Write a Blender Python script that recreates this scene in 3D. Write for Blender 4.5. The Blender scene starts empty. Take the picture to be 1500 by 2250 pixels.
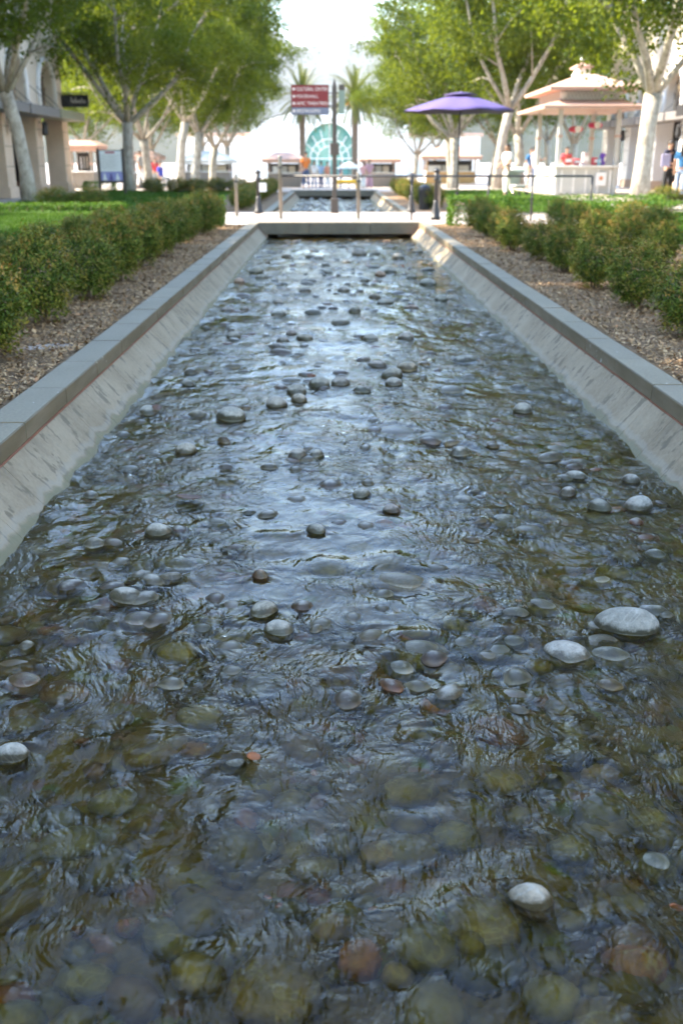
import bpy, bmesh, math, random
import numpy as np
from mathutils import Vector, Matrix, Quaternion
R = math.radians
random.seed(7); rng = np.random.default_rng(7)
scene = bpy.context.scene
col = scene.collection

# ------------------------------------------------------------------ camera, sky, sun, exposure
PITCH, YAW, CAMZ, FPX = R(19.42), R(0.593), 1.10, 2187.5
cam_data = bpy.data.cameras.new('camera'); cam = bpy.data.objects.new('camera', cam_data); col.objects.link(cam)
cam.location = (0, 0, CAMZ); cam.rotation_euler = (R(90) - PITCH, 0, -YAW)
cam_data.sensor_fit = 'VERTICAL'; cam_data.sensor_height = 36.0; cam_data.lens = 35.0
cam_data.clip_start = 0.05; cam_data.clip_end = 30000
cam_data.dof.use_dof = True; cam_data.dof.focus_distance = 3.1; cam_data.dof.aperture_fstop = 3.4
scene.camera = cam

SUN_EL, SUN_AZ = R(40), R(10)          # azimuth: degrees ahead of straight left
SUNV = Vector((-math.cos(SUN_EL) * math.cos(SUN_AZ), math.cos(SUN_EL) * math.sin(SUN_AZ), math.sin(SUN_EL)))
world = bpy.data.worlds.new('World'); scene.world = world; world.use_nodes = True
wn = world.node_tree.nodes; wl = world.node_tree.links
sky = wn.new('ShaderNodeTexSky'); sky.sky_type = 'NISHITA'; sky.sun_disc = False
sky.sun_elevation = SUN_EL; sky.sun_rotation = math.atan2(SUNV.x, SUNV.y)
sky.air_density = 1.2; sky.dust_density = 0.25; sky.ozone_density = 4.0
bg = wn['Background']; bg.inputs['Strength'].default_value = 0.15
wl.new(sky.outputs[0], bg.inputs['Color'])
sun_data = bpy.data.lights.new('sun', 'SUN'); sun = bpy.data.objects.new('sun', sun_data); col.objects.link(sun)
sun_data.energy = 3.2; sun_data.angle = R(0.53); sun_data.color = (1.0, 0.92, 0.80)
sun.rotation_euler = SUNV.to_track_quat('Z', 'Y').to_euler(); sun.location = (-20, 0, 30)
scene.view_settings.view_transform = 'Standard'; scene.view_settings.look = 'None'
scene.view_settings.gamma = 1.0; scene.view_settings.exposure = 3.05
scene.view_settings.use_white_balance = True; scene.view_settings.white_balance_temperature = 7250
scene.render.engine = 'CYCLES'
cy = scene.cycles
cy.use_denoising = True; cy.max_bounces = 8; cy.diffuse_bounces = 3; cy.glossy_bounces = 3
cy.transmission_bounces = 4; cy.transparent_max_bounces = 8; cy.volume_bounces = 0
cy.sample_clamp_indirect = 4.0; cy.caustics_reflective = False; cy.caustics_refractive = True

# ------------------------------------------------------------------ helpers
_f = Vector((math.sin(YAW) * math.cos(PITCH), math.cos(YAW) * math.cos(PITCH), -math.sin(PITCH)))
_r = Vector((math.cos(YAW), -math.sin(YAW), 0)); _u = _r.cross(_f)
def ray(px, py): return _f * FPX + _r * (px - 750) - _u * (py - 1125)
def P(px, py, z=0.0):
    v = ray(px, py); t = (z - CAMZ) / v.z
    return Vector((v.x * t, v.y * t, z))
def PX(px, depth): return (px - 726) / 2187.5 * depth      # lateral place of a photo column at a depth (metres)

def tag(o, label=None, cat=None, group=None, kind=None):
    if label: o['label'] = label
    if cat: o['category'] = cat
    if group: o['group'] = group
    if kind: o['kind'] = kind
    return o
def empty(name, loc, rz=0.0, label=None, cat=None, group=None):
    o = bpy.data.objects.new(name, None); col.objects.link(o)
    o.location = loc; o.rotation_euler = (0, 0, rz); o.empty_display_size = 0.1
    return tag(o, label, cat, group)
def link_mesh(name, me, mat=None, parent=None, loc=(0, 0, 0), rot=(0, 0, 0), scale=(1, 1, 1)):
    o = bpy.data.objects.new(name, me); col.objects.link(o)
    if mat is not None and len(me.materials) == 0: me.materials.append(mat)
    o.location = loc; o.rotation_euler = rot; o.scale = scale
    if parent: o.parent = parent
    return o
def copy_tree(o, parent=None):
    c = o.copy(); col.objects.link(c); c.parent = parent
    for ch in o.children: copy_tree(ch, c)
    return c

class MB:
    def __init__(s): s.v = []; s.f = []
    def add(s, vs, fs):
        n = len(s.v); s.v.extend([tuple(p) for p in vs]); s.f.extend([tuple(i + n for i in q) for q in fs]); return s
    def box(s, x0, x1, y0, y1, z0, z1):
        return s.add([(x0,y0,z0),(x1,y0,z0),(x1,y1,z0),(x0,y1,z0),(x0,y0,z1),(x1,y0,z1),(x1,y1,z1),(x0,y1,z1)],
                     [(3,2,1,0),(4,5,6,7),(0,1,5,4),(1,2,6,5),(2,3,7,6),(3,0,4,7)])
    def tube(s, pts, rad, n=8, cap=True):
        pts = [Vector(p) for p in pts]; k = len(pts)
        rad = list(rad) if hasattr(rad, '__len__') else [rad] * k
        base = len(s.v); ref = None
        for i, p in enumerate(pts):
            t = (pts[min(i + 1, k - 1)] - pts[max(i - 1, 0)]).normalized()
            if ref is None: ref = t.orthogonal().normalized()
            ref = (ref - t * ref.dot(t));  ref = ref.normalized() if ref.length > 1e-6 else t.orthogonal().normalized()
            b = t.cross(ref)
            for j in range(n):
                a = 2 * math.pi * j / n
                s.v.append(tuple(p + (ref * math.cos(a) + b * math.sin(a)) * rad[i]))
        for i in range(k - 1):
            for j in range(n):
                a = base + i * n + j; c = base + i * n + (j + 1) % n
                s.f.append((a, c, c + n, a + n))
        if cap:
            s.f.append(tuple(base + j for j in reversed(range(n)))); s.f.append(tuple(base + (k - 1) * n + j for j in range(n)))
        return s
    def lathe(s, prof, c=(0, 0, 0), n=16):
        base = len(s.v); k = len(prof)
        for r, z in prof:
            for j in range(n):
                a = 2 * math.pi * j / n
                s.v.append((c[0] + r * math.cos(a), c[1] + r * math.sin(a), c[2] + z))
        for i in range(k - 1):
            for j in range(n):
                a = base + i * n + j; d = base + i * n + (j + 1) % n
                s.f.append((a, d, d + n, a + n))
        s.f.append(tuple(base + j for j in reversed(range(n)))); s.f.append(tuple(base + (k - 1) * n + j for j in range(n)))
        return s
    def mesh(s, name, smooth=False):
        me = bpy.data.meshes.new(name); me.from_pydata(s.v, [], s.f); me.update()
        if smooth: me.polygons.foreach_set('use_smooth', [True] * len(me.polygons))
        return me
    def build(s, name, mat, parent=None, smooth=False, bevel=0.0, **kw):
        me = s.mesh(name, smooth)
        if bevel > 0:
            bm = bmesh.new(); bm.from_mesh(me)
            bmesh.ops.bevel(bm, geom=list(bm.edges), offset=bevel, segments=1, affect='EDGES', clamp_overlap=True)
            bm.to_mesh(me); bm.free()
        return link_mesh(name, me, mat, parent, **kw)

def np_mesh(name, verts, quads, smooth=False, attrs=None):
    me = bpy.data.meshes.new(name); n = len(verts); m = len(quads); k = quads.shape[1]
    me.vertices.add(n); me.vertices.foreach_set('co', np.asarray(verts, np.float32).ravel())
    me.loops.add(m * k); me.loops.foreach_set('vertex_index', np.asarray(quads, np.int32).ravel())
    me.polygons.add(m); me.polygons.foreach_set('loop_start', np.arange(m, dtype=np.int32) * k)
    if smooth: me.polygons.foreach_set('use_smooth', np.ones(m, bool))
    me.update(calc_edges=True); me.validate()
    for an, vals in (attrs or {}).items():
        a = me.attributes.new(an, 'FLOAT', 'POINT'); a.data.foreach_set('value', np.asarray(vals, np.float32))
    return me

def _hash(ix, iy, seed):
    h = (ix.astype(np.int64) * 374761393 + iy.astype(np.int64) * 668265263 + seed * 144665) & 0x7fffffff
    h = ((h ^ (h >> 13)) * 1274126177) & 0x7fffffff
    return (h ^ (h >> 16)) / 0x7fffffff * 2 * math.pi
def perlin(x, y, seed=0):
    x = np.asarray(x, float); y = np.asarray(y, float)
    x0 = np.floor(x); y0 = np.floor(y); fx = x - x0; fy = y - y0
    u = fx * fx * fx * (fx * (fx * 6 - 15) + 10); v = fy * fy * fy * (fy * (fy * 6 - 15) + 10)
    def g(dx, dy):
        a = _hash(x0 + dx, y0 + dy, seed); return np.cos(a) * (fx - dx) + np.sin(a) * (fy - dy)
    return ((g(0,0) * (1-u) + g(1,0) * u) * (1-v) + (g(0,1) * (1-u) + g(1,1) * u) * v) * 1.4

# ------------------------------------------------------------------ materials
class Mat:
    def __init__(s, name, rough=0.7, spec=0.4):
        s.m = bpy.data.materials.new(name); s.m.use_nodes = True
        s.nt = s.m.node_tree; s.n = s.nt.nodes; s.l = s.nt.links
        s.b = s.n['Principled BSDF']; s.out = s.n['Material Output']
        s.b.inputs['Roughness'].default_value = rough; s.b.inputs['Specular IOR Level'].default_value = spec
    def node(s, t, **kw):
        nd = s.n.new(t)
        for k, v in kw.items(): setattr(nd, k, v)
        return nd
    def set(s, sock, v):
        if hasattr(v, 'is_output'): s.l.new(v, sock)
        elif isinstance(v, (tuple, list)) and len(v) == 3 and sock.type == 'RGBA': sock.default_value = (*v, 1)
        else: sock.default_value = v
    def pos(s, scale=(1, 1, 1), obj=False):
        src = s.node('ShaderNodeTexCoord').outputs['Object'] if obj else s.node('ShaderNodeNewGeometry').outputs['Position']
        mp = s.node('ShaderNodeMapping'); mp.inputs['Scale'].default_value = scale; s.l.new(src, mp.inputs['Vector'])
        return mp.outputs[0]
    def noise(s, vec, scale, detail=3, rough=0.55, dist=0.0):
        nd = s.node('ShaderNodeTexNoise'); nd.inputs['Scale'].default_value = scale; nd.inputs['Detail'].default_value = detail
        nd.inputs['Roughness'].default_value = rough; nd.inputs['Distortion'].default_value = dist
        s.l.new(vec, nd.inputs['Vector']); return nd.outputs['Fac']
    def ramp(s, fac, stops):
        nd = s.node('ShaderNodeValToRGB'); cr = nd.color_ramp
        while len(cr.elements) < len(stops): cr.elements.new(0.5)
        for e, (p, c) in zip(cr.elements, stops):
            e.position = p; e.color = (*c, 1) if not isinstance(c, float) else (c, c, c, 1)
        s.set(nd.inputs[0], fac); return nd.outputs[0]
    def mix(s, fac, a, b, mode='MIX'):
        nd = s.node('ShaderNodeMix', data_type='RGBA', blend_type=mode)
        s.set(nd.inputs[0], fac); s.set(nd.inputs[6], a); s.set(nd.inputs[7], b); return nd.outputs[2]
    def math(s, op, a, b=0.0, c=None, clamp=False):
        nd = s.node('ShaderNodeMath', operation=op, use_clamp=clamp); s.set(nd.inputs[0], a); s.set(nd.inputs[1], b)
        if c is not None: s.set(nd.inputs[2], c)
        return nd.outputs[0]
    def color(s, c): s.set(s.b.inputs['Base Color'], c); return s
    def bump(s, h, strength=0.3, dist=0.01):
        nd = s.node('ShaderNodeBump'); nd.inputs['Strength'].default_value = strength; nd.inputs['Distance'].default_value = dist
        s.l.new(h, nd.inputs['Height']); s.l.new(nd.outputs[0], s.b.inputs['Normal']); return s

def plain(name, c, rough=0.6, var=0.12, scale=6.0, metallic=0.0, bump=0.15, spec=0.4):
    """a painted / plastic / stone tone with grain and slight wear"""
    M = Mat(name, rough, spec); v = M.pos()
    f = M.noise(v, scale, 4); f2 = M.noise(v, scale * 9, 3)
    d = tuple(max(0, x * (1 - var)) for x in c); l = tuple(min(1, x * (1 + var)) for x in c)
    base = M.ramp(f, [(0.3, d), (0.7, l)])
    M.color(M.mix(0.25, base, M.ramp(f2, [(0.35, d), (0.65, l)])))
    M.b.inputs['Metallic'].default_value = metallic
    if bump: M.bump(f2, bump, 0.004)
    M.set(M.b.inputs['Roughness'], M.math('MULTIPLY_ADD', f, 0.25, rough - 0.1))
    return M.m

def leaf_mat(name, dark, mid, light, tip=None, transl=0.36, trans_col=None):
    M = Mat(name, 0.6, 0.18)
    at = M.node('ShaderNodeAttribute', attribute_name='tone').outputs['Fac']
    c = M.ramp(at, [(0.0, dark), (0.5, mid), (1.0, light)])
    if tip:
        ta = M.node('ShaderNodeAttribute', attribute_name='tip').outputs['Fac']
        c = M.mix(ta, c, tip)
    M.color(c)
    tr = M.node('ShaderNodeBsdfTranslucent')
    M.set(tr.inputs['Color'], M.mix(1.0, c, trans_col or (1.0, 1.0, 0.45), 'MULTIPLY') if not trans_col else M.mix(0.5, c, trans_col))
    ms = M.node('ShaderNodeMixShader'); ms.inputs[0].default_value = transl
    M.l.new(M.b.outputs[0], ms.inputs[1]); M.l.new(tr.outputs[0], ms.inputs[2]); M.l.new(ms.outputs[0], M.out.inputs['Surface'])
    return M.m

WATER_Z, BED_Z = -0.28, -0.375
XL, XR = -1.364, 1.673                 # inner coping edges
WLX, WRX = -1.187, 1.514               # where the water meets the sloped walls

def mat_coping():
    M = Mat('coping_concrete', 0.75, 0.3); v = M.pos()
    f = M.noise(v, 2.2, 5); g = M.noise(v, 60, 3)
    oi = M.node('ShaderNodeObjectInfo').outputs['Random']
    c = M.ramp(f, [(0.3, (0.21, 0.182, 0.128)), (0.7, (0.272, 0.238, 0.172))])
    c = M.mix(0.3, c, M.ramp(g, [(0.4, (0.145, 0.125, 0.09)), (0.6, (0.26, 0.228, 0.17))]))
    c = M.mix(M.math('MULTIPLY', oi, 0.28), c, (0.15, 0.14, 0.118))
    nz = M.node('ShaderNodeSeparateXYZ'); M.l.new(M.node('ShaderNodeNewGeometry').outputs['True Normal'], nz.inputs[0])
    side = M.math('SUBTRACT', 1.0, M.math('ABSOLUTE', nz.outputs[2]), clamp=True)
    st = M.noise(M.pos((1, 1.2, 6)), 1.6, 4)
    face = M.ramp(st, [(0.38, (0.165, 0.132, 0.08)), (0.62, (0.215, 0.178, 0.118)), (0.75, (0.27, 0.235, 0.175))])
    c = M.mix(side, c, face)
    # a few pale droppings / specks
    sp = M.noise(v, 26, 1); c = M.mix(M.ramp(sp, [(0.77, 0.0), (0.79, 0.7)]), c, (0.6, 0.6, 0.57))
    M.color(c); M.bump(g, 0.25, 0.003); return M.m

def mat_concrete():
    M = Mat('channel_concrete', 0.7, 0.35); geo = M.node('ShaderNodeNewGeometry').outputs['Position']
    sx = M.node('ShaderNodeSeparateXYZ'); M.l.new(geo, sx.inputs[0]); z = sx.outputs[2]; y = sx.outputs[1]
    v = M.pos(); big = M.noise(v, 2.4, 5); fine = M.noise(v, 45, 3)
    c = M.ramp(big, [(0.25, (0.21, 0.16, 0.098)), (0.5, (0.30, 0.238, 0.155)), (0.75, (0.375, 0.308, 0.21))])
    c = M.mix(0.22, c, M.ramp(fine, [(0.35, (0.16, 0.125, 0.082)), (0.65, (0.34, 0.28, 0.20))]))
    # run-down streaks: long along the slope, narrow along the channel
    stv = M.pos((1.2, 5.0, 1.2)); st = M.noise(stv, 2.0, 5, 0.65, 0.9)
    zm = M.math('MULTIPLY_ADD', z, 6.0, 1.65, clamp=True)
    c = M.mix(M.math('MULTIPLY', M.ramp(st, [(0.50, 0.0), (0.70, 0.4)]), zm), c, (0.125, 0.10, 0.068))
    blot = M.noise(M.pos((2.5, 5.0, 2.5)), 2.6, 6, 0.62)
    c = M.mix(M.ramp(blot, [(0.57, 0.0), (0.60, 0.65)]), c, (0.10, 0.082, 0.055))
    crack = M.noise(M.pos((1, 3.2, 1)), 3.0, 5, 0.6, 0.8)
    ck = M.math('ABSOLUTE', M.math('SUBTRACT', crack, 0.5)); c = M.mix(M.ramp(ck, [(0.002, 0.45), (0.006, 0.0)]), c, (0.17, 0.16, 0.13))
    # pale lime crust just above the water, dark algae where it is wet
    wob = M.math('MULTIPLY_ADD', M.noise(M.pos((0.3, 1, 0.3)), 5.0, 4), 0.10, -0.05)
    h = M.math('ADD', z, wob)
    crust = M.ramp(M.math('MULTIPLY_ADD', h, 8.0, 2.45), [(0.38, 0.0), (0.45, 0.85), (0.56, 0.7), (0.66, 0.0)])
    c = M.mix(M.math('MULTIPLY', crust, 0.5), c, (0.30, 0.28, 0.23))
    wet = M.ramp(M.math('MULTIPLY_ADD', h, 8.0, 2.45), [(0.32, 0.92), (0.43, 0.0)])
    c = M.mix(wet, c, (0.15, 0.14, 0.085))
    M.color(c); M.set(M.b.inputs['Roughness'], M.math('MULTIPLY_ADD', wet, -0.4, 0.75)); M.bump(M.math('ADD', fine, crust), 0.3, 0.004); return M.m

def mat_stone():
    M = Mat('river_stone_rock', 0.6, 0.4); geo = M.node('ShaderNodeNewGeometry').outputs['Position']
    sx = M.node('ShaderNodeSeparateXYZ'); M.l.new(geo, sx.inputs[0])
    oi = M.node('ShaderNodeObjectInfo').outputs['Random']; oj = M.math('FRACT', M.math('MULTIPLY', oi, 7.31))
    v = M.pos(); n0 = M.noise(v, 7, 3, 0.6, 0.8); n1 = M.noise(v, 19, 5, 0.65); n2 = M.noise(v, 85, 4, 0.7)
    rock = M.ramp(oi, [(0.0, (0.25, 0.235, 0.20)), (0.2, (0.19, 0.185, 0.15)), (0.38, (0.32, 0.29, 0.24)), (0.55, (0.22, 0.17, 0.16)),
                       (0.68, (0.26, 0.25, 0.215)), (0.80, (0.32, 0.225, 0.12)), (0.90, (0.19, 0.205, 0.175)), (0.97, (0.38, 0.16, 0.07))])
    rock = M.mix(0.8, rock, M.mix(1.0, rock, M.ramp(n1, [(0.28, (0.4, 0.4, 0.36)), (0.5, (0.95, 0.95, 0.92)), (0.72, (1.5, 1.48, 1.4))]), 'MULTIPLY'))
    vein = M.math('ABSOLUTE', M.math('SUBTRACT', n0, 0.5)); rock = M.mix(M.ramp(vein, [(0.006, 0.5), (0.02, 0.0)]), rock, (0.42, 0.40, 0.35))
    dry = M.mix(0.5, rock, M.ramp(n1, [(0.3, (0.20, 0.185, 0.15)), (0.55, (0.33, 0.31, 0.26)), (0.75, (0.45, 0.425, 0.365))]))
    dry = M.mix(M.ramp(n2, [(0.5, 0.0), (0.72, 0.6)]), dry, (0.13, 0.12, 0.095))
    sub = M.mix(1.0, rock, (0.92, 0.90, 0.80), 'MULTIPLY')
    wetc = M.mix(M.ramp(n1, [(0.4, 0.0), (0.65, 0.7)]), M.mix(1.0, rock, (0.26, 0.24, 0.19), 'MULTIPLY'), (0.045, 0.04, 0.014))
    h = M.math('ADD', sx.outputs[2], M.math('MULTIPLY_ADD', n1, 0.05, -0.025))
    h = M.math('SUBTRACT', h, M.math('MULTIPLY', oj, 0.014))
    k = M.ramp(M.math('MULTIPLY_ADD', h, 25.0, 7.0 - 0.14), [(0.05, 0.0), (0.36, 1.0)])
    w = M.ramp(M.math('MULTIPLY_ADD', sx.outputs[2], 40.0, 0.28 * 40 + 0.55), [(0.1, 0.0), (0.6, 1.0)])
    M.color(M.mix(k, M.mix(w, sub, wetc), dry))
    M.set(M.b.inputs['Roughness'], M.math('MULTIPLY_ADD', k, 0.5, 0.32)); M.bump(M.math('ADD', n2, n1), 0.45, 0.004); return M.m

def mat_bed():
    M = Mat('stream_bed_algae', 0.6, 0.3); v = M.pos()
    a = M.noise(v, 3.0, 6, 0.65); b = M.noise(v, 22, 4)
    vo = M.node('ShaderNodeTexVoronoi'); vo.inputs['Scale'].default_value = 13; M.l.new(v, vo.inputs['Vector'])
    c = M.ramp(a, [(0.3, (0.055, 0.037, 0.006)), (0.55, (0.16, 0.103, 0.007)), (0.75, (0.30, 0.20, 0.011))])
    c = M.mix(0.4, c, M.ramp(b, [(0.3, (0.045, 0.04, 0.022)), (0.7, (0.21, 0.17, 0.075))]))
    pb = M.ramp(vo.outputs['Distance'], [(0.25, 0.55), (0.55, 0.0)])
    c = M.mix(pb, c, M.mix(0.6, vo.outputs['Color'], (0.17, 0.14, 0.12)))
    M.color(M.mix(0.35, c, (0.17, 0.115, 0.010))); M.bump(M.math('SUBTRACT', b, vo.outputs['Distance']), 0.5, 0.02); return M.m

def mat_water():
    M = Mat('flowing_water'); n = M.n; l = M.l
    geo = M.node('ShaderNodeNewGeometry').outputs['Position']
    wv = M.node('ShaderNodeTexNoise'); wv.inputs['Scale'].default_value = 3.2; wv.inputs['Detail'].default_value = 2; l.new(geo, wv.inputs['Vector'])
    warp = M.node('ShaderNodeVectorMath', operation='MULTIPLY_ADD'); l.new(wv.outputs['Color'], warp.inputs[0]); warp.inputs[1].default_value = (0.22, 0.22, 0); l.new(geo, warp.inputs[2])
    def tex(sc, mp, det=3, dist=0.0):
        m = M.node('ShaderNodeMapping'); m.inputs['Scale'].default_value = mp; l.new(warp.outputs[0], m.inputs['Vector'])
        return M.noise(m.outputs[0], sc, det, 0.55, dist)
    a = tex(12, (1.0, 0.7, 1), 2, 0.5); b = tex(34, (1.25, 0.55, 1), 2, 0.4); c = tex(95, (0.85, 1.0, 1), 2)
    hgt = M.math('ADD', M.math('MULTIPLY', a, 1.0), M.math('ADD', M.math('MULTIPLY', b, 0.42), M.math('MULTIPLY', c, 0.085)))
    calm = M.math('MULTIPLY_ADD', M.ramp(M.noise(M.pos((1.0, 0.7, 1)), 2.1, 2), [(0.38, 0.0), (0.68, 1.0)]), 0.85, 0.20)
    hgt = M.math('MULTIPLY', hgt, calm)
    bp = M.node('ShaderNodeBump'); bp.inputs['Strength'].default_value = 1.0; bp.inputs['Distance'].default_value = 0.027; l.new(hgt, bp.inputs['Height'])
    fr = M.node('ShaderNodeFresnel'); fr.inputs['IOR'].default_value = 1.333; l.new(bp.outputs[0], fr.inputs['Normal'])
    gl = M.node('ShaderNodeBsdfGlossy'); gl.inputs['Roughness'].default_value = 0.04; l.new(bp.outputs[0], gl.inputs['Normal'])
    tr = M.node('ShaderNodeBsdfRefraction'); tr.inputs['Color'].default_value = (0.68, 0.60, 0.29, 1); tr.inputs['IOR'].default_value = 1.333; tr.inputs['Roughness'].default_value = 0.02; l.new(bp.outputs[0], tr.inputs['Normal'])
    ms = M.node('ShaderNodeMixShader'); l.new(fr.outputs[0], ms.inputs[0]); l.new(tr.outputs[0], ms.inputs[1]); l.new(gl.outputs[0], ms.inputs[2])
    l.new(ms.outputs[0], M.out.inputs['Surface']); return M.m

def mat_mulch():
    M = Mat('bark_mulch_soil', 0.9, 0.15); v = M.pos(); a = M.noise(v, 8, 5); b = M.noise(v, 70, 4, 0.7)
    c = M.ramp(b, [(0.3, (0.11, 0.066, 0.034)), (0.5, (0.21, 0.132, 0.074)), (0.7, (0.35, 0.235, 0.14))])
    M.color(M.mix(0.4, c, M.ramp(a, [(0.3, (0.12, 0.078, 0.046)), (0.7, (0.29, 0.20, 0.125))]))); M.bump(b, 0.8, 0.02); return M.m

def mat_chip():
    M = Mat('bark_chip', 0.85, 0.2); at = M.node('ShaderNodeAttribute', attribute_name='tone').outputs['Fac']
    c = M.ramp(at, [(0.0, (0.10, 0.054, 0.024)), (0.3, (0.225, 0.132, 0.062)), (0.7, (0.385, 0.245, 0.125)), (0.93, (0.50, 0.345, 0.195)), (1.0, (0.40, 0.20, 0.10))])
    M.color(c); return M.m

def mat_lawn():
    M = Mat('lawn_turf', 0.8, 0.2); v = M.pos(); a = M.noise(v, 0.8, 4); b = M.noise(v, 25, 4)
    c = M.ramp(b, [(0.3, (0.03, 0.07, 0.008)), (0.7, (0.07, 0.145, 0.018))])
    M.color(M.mix(0.35, c, M.ramp(a, [(0.3, (0.05, 0.12, 0.015)), (0.7, (0.11, 0.20, 0.035))]))); M.bump(b, 0.8, 0.03); return M.m

def mat_paving():
    M = Mat('plaza_paving', 0.75, 0.3); v = M.pos()
    br = M.node('ShaderNodeTexBrick'); br.inputs['Scale'].default_value = 1.0; br.inputs['Brick Width'].default_value = 0.4; br.inputs['Row Height'].default_value = 0.2
    br.inputs['Mortar Size'].default_value = 0.008; br.inputs['Color1'].default_value = (0.36, 0.29, 0.25, 1); br.inputs['Color2'].default_value = (0.43, 0.36, 0.31, 1)
    br.inputs['Mortar'].default_value = (0.2, 0.18, 0.16, 1); M.l.new(v, br.inputs['Vector'])
    g = M.noise(v, 1.1, 5); M.color(M.mix(0.35, br.outputs['Color'], M.ramp(g, [(0.3, (0.30, 0.26, 0.23)), (0.7, (0.46, 0.41, 0.37))]))); M.bump(M.noise(v, 50, 3), 0.2, 0.004); return M.m

def mat_bark():
    M = Mat('mottled_bark', 0.85, 0.2); v = M.pos((1, 1, 0.6)); a = M.noise(v, 7, 5, 0.6, 0.6); b = M.noise(v, 30, 4)
    c = M.ramp(a, [(0.35, (0.20, 0.175, 0.14)), (0.5, (0.36, 0.325, 0.27)), (0.62, (0.46, 0.42, 0.36))])
    M.color(M.mix(0.3, c, M.ramp(b, [(0.3, (0.17, 0.15, 0.12)), (0.7, (0.46, 0.42, 0.36))]))); M.bump(b, 0.5, 0.02); return M.m

MT = dict(coping=mat_coping(), concrete=mat_concrete(), stone=mat_stone(), bed=mat_bed(), water=mat_water(), mulch=mat_mulch(), chip=mat_chip(),
          lawn=mat_lawn(), paving=mat_paving(), bark=mat_bark())
def mat_pebble():
    M = Mat('wet_pebble', 0.35, 0.4); at = M.node('ShaderNodeAttribute', attribute_name='tone').outputs['Fac']; n = M.noise(M.pos(), 30, 4)
    c = M.ramp(at, [(0.0, (0.18, 0.165, 0.125)), (0.2, (0.29, 0.27, 0.215)), (0.4, (0.15, 0.105, 0.10)), (0.55, (0.20, 0.20, 0.165)), (0.7, (0.24, 0.165, 0.08)), (0.85, (0.12, 0.13, 0.11)), (0.95, (0.30, 0.11, 0.055))])
    c = M.mix(M.ramp(n, [(0.4, 0.1), (0.7, 0.6)]), M.mix(1.0, c, (0.95, 0.90, 0.80), 'MULTIPLY'), (0.085, 0.07, 0.02))
    sx = M.node('ShaderNodeSeparateXYZ'); M.l.new(M.node('ShaderNodeNewGeometry').outputs['Position'], sx.inputs[0])
    h = M.math('ADD', sx.outputs[2], M.math('MULTIPLY_ADD', n, 0.03, -0.015))
    w = M.ramp(M.math('MULTIPLY_ADD', sx.outputs[2], 40.0, 0.28 * 40 + 0.45), [(0.1, 0.0), (0.6, 1.0)]); k = M.ramp(M.math('MULTIPLY_ADD', h, 40.0, 0.28 * 40 - 0.35), [(0.05, 0.0), (0.45, 0.8)])
    c = M.mix(w, c, M.mix(1.0, c, (0.30, 0.28, 0.24), 'MULTIPLY')); M.color(M.mix(k, c, (0.27, 0.25, 0.21))); return M.m
MT['pebble'] = mat_pebble()
MT['elm'] = leaf_mat('elm_leaf', (0.009, 0.030, 0.004), (0.030, 0.068, 0.008), (0.105, 0.135, 0.012), trans_col=(0.31, 0.36, 0.016), transl=0.44)
MT['shrub'] = leaf_mat('shrub_leaf', (0.028, 0.058, 0.008), (0.082, 0.138, 0.016), (0.21, 0.225, 0.03), tip=(0.40, 0.19, 0.05), transl=0.16)
MT['box'] = leaf_mat('hedge_leaf', (0.03, 0.085, 0.012), (0.07, 0.155, 0.02), (0.14, 0.22, 0.035), transl=0.3)
MT['grass'] = leaf_mat('grass_blade', (0.026, 0.066, 0.007), (0.052, 0.118, 0.012), (0.095, 0.165, 0.022), transl=0.3)
MT['palm'] = leaf_mat('palm_leaf', (0.05, 0.07, 0.015), (0.11, 0.13, 0.03), (0.22, 0.21, 0.06), transl=0.35)
MT['palmfruit'] = plain('palm_fruit', (0.55, 0.26, 0.05), 0.6)
MT['palmbark'] = plain('palm_bark', (0.20, 0.145, 0.105), 0.9, 0.35, 8, bump=0.6)
MT['stem'] = plain('shrub_stem', (0.16, 0.11, 0.07), 0.85, 0.3)
MT['iron'] = plain('black_iron', (0.025, 0.025, 0.028), 0.45, 0.25, spec=0.5)
MT['steel'] = plain('brushed_steel', (0.22, 0.20, 0.175), 0.35, 0.12, metallic=0.85, bump=0.05)
MT['bronze'] = plain('bronze_paint', (0.075, 0.06, 0.05), 0.5, 0.2)
MT['signred'] = plain('sign_red', (0.22, 0.022, 0.025), 0.5, 0.08, bump=0.03)
MT['signgrey'] = plain('sign_slate', (0.15, 0.17, 0.24), 0.5, 0.08, bump=0.03)
MT['signgreen'] = plain('sign_sage', (0.20, 0.27, 0.22), 0.5, 0.08, bump=0.03)
MT['signtext'] = plain('sign_lettering', (0.72, 0.66, 0.62), 0.5, 0.05, bump=0)
MT['white'] = plain('white_paint', (0.76, 0.75, 0.72), 0.55, 0.06)
MT['whitewall'] = plain('white_stucco', (0.74, 0.73, 0.70), 0.85, 0.07, 1.2, bump=0.3)
MT['cream'] = plain('cream_stucco', (0.62, 0.55, 0.46), 0.85, 0.08, 1.4, bump=0.3)
MT['sandstone'] = plain('pale_stone_column', (0.60, 0.45, 0.33), 0.8, 0.12, 2.0, bump=0.3)
MT['brickred'] = plain('red_plinth', (0.25, 0.11, 0.08), 0.8, 0.15)
MT['awngrey'] = plain('grey_canopy_metal', (0.16, 0.15, 0.145), 0.5, 0.12)
MT['awngreen'] = plain('olive_canopy_metal', (0.21, 0.21, 0.13), 0.5, 0.12)
MT['black'] = plain('black_fabric', (0.02, 0.02, 0.022), 0.7, 0.25)
MT['dark'] = plain('dark_interior', (0.035, 0.03, 0.027), 0.7, 0.3)
MT['kgrey'] = plain('pale_grey_paint', (0.50, 0.50, 0.475), 0.6, 0.07)
MT['terracotta'] = plain('pale_copper_roof', (0.50, 0.31, 0.24), 0.55, 0.12, 2.0)
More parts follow.
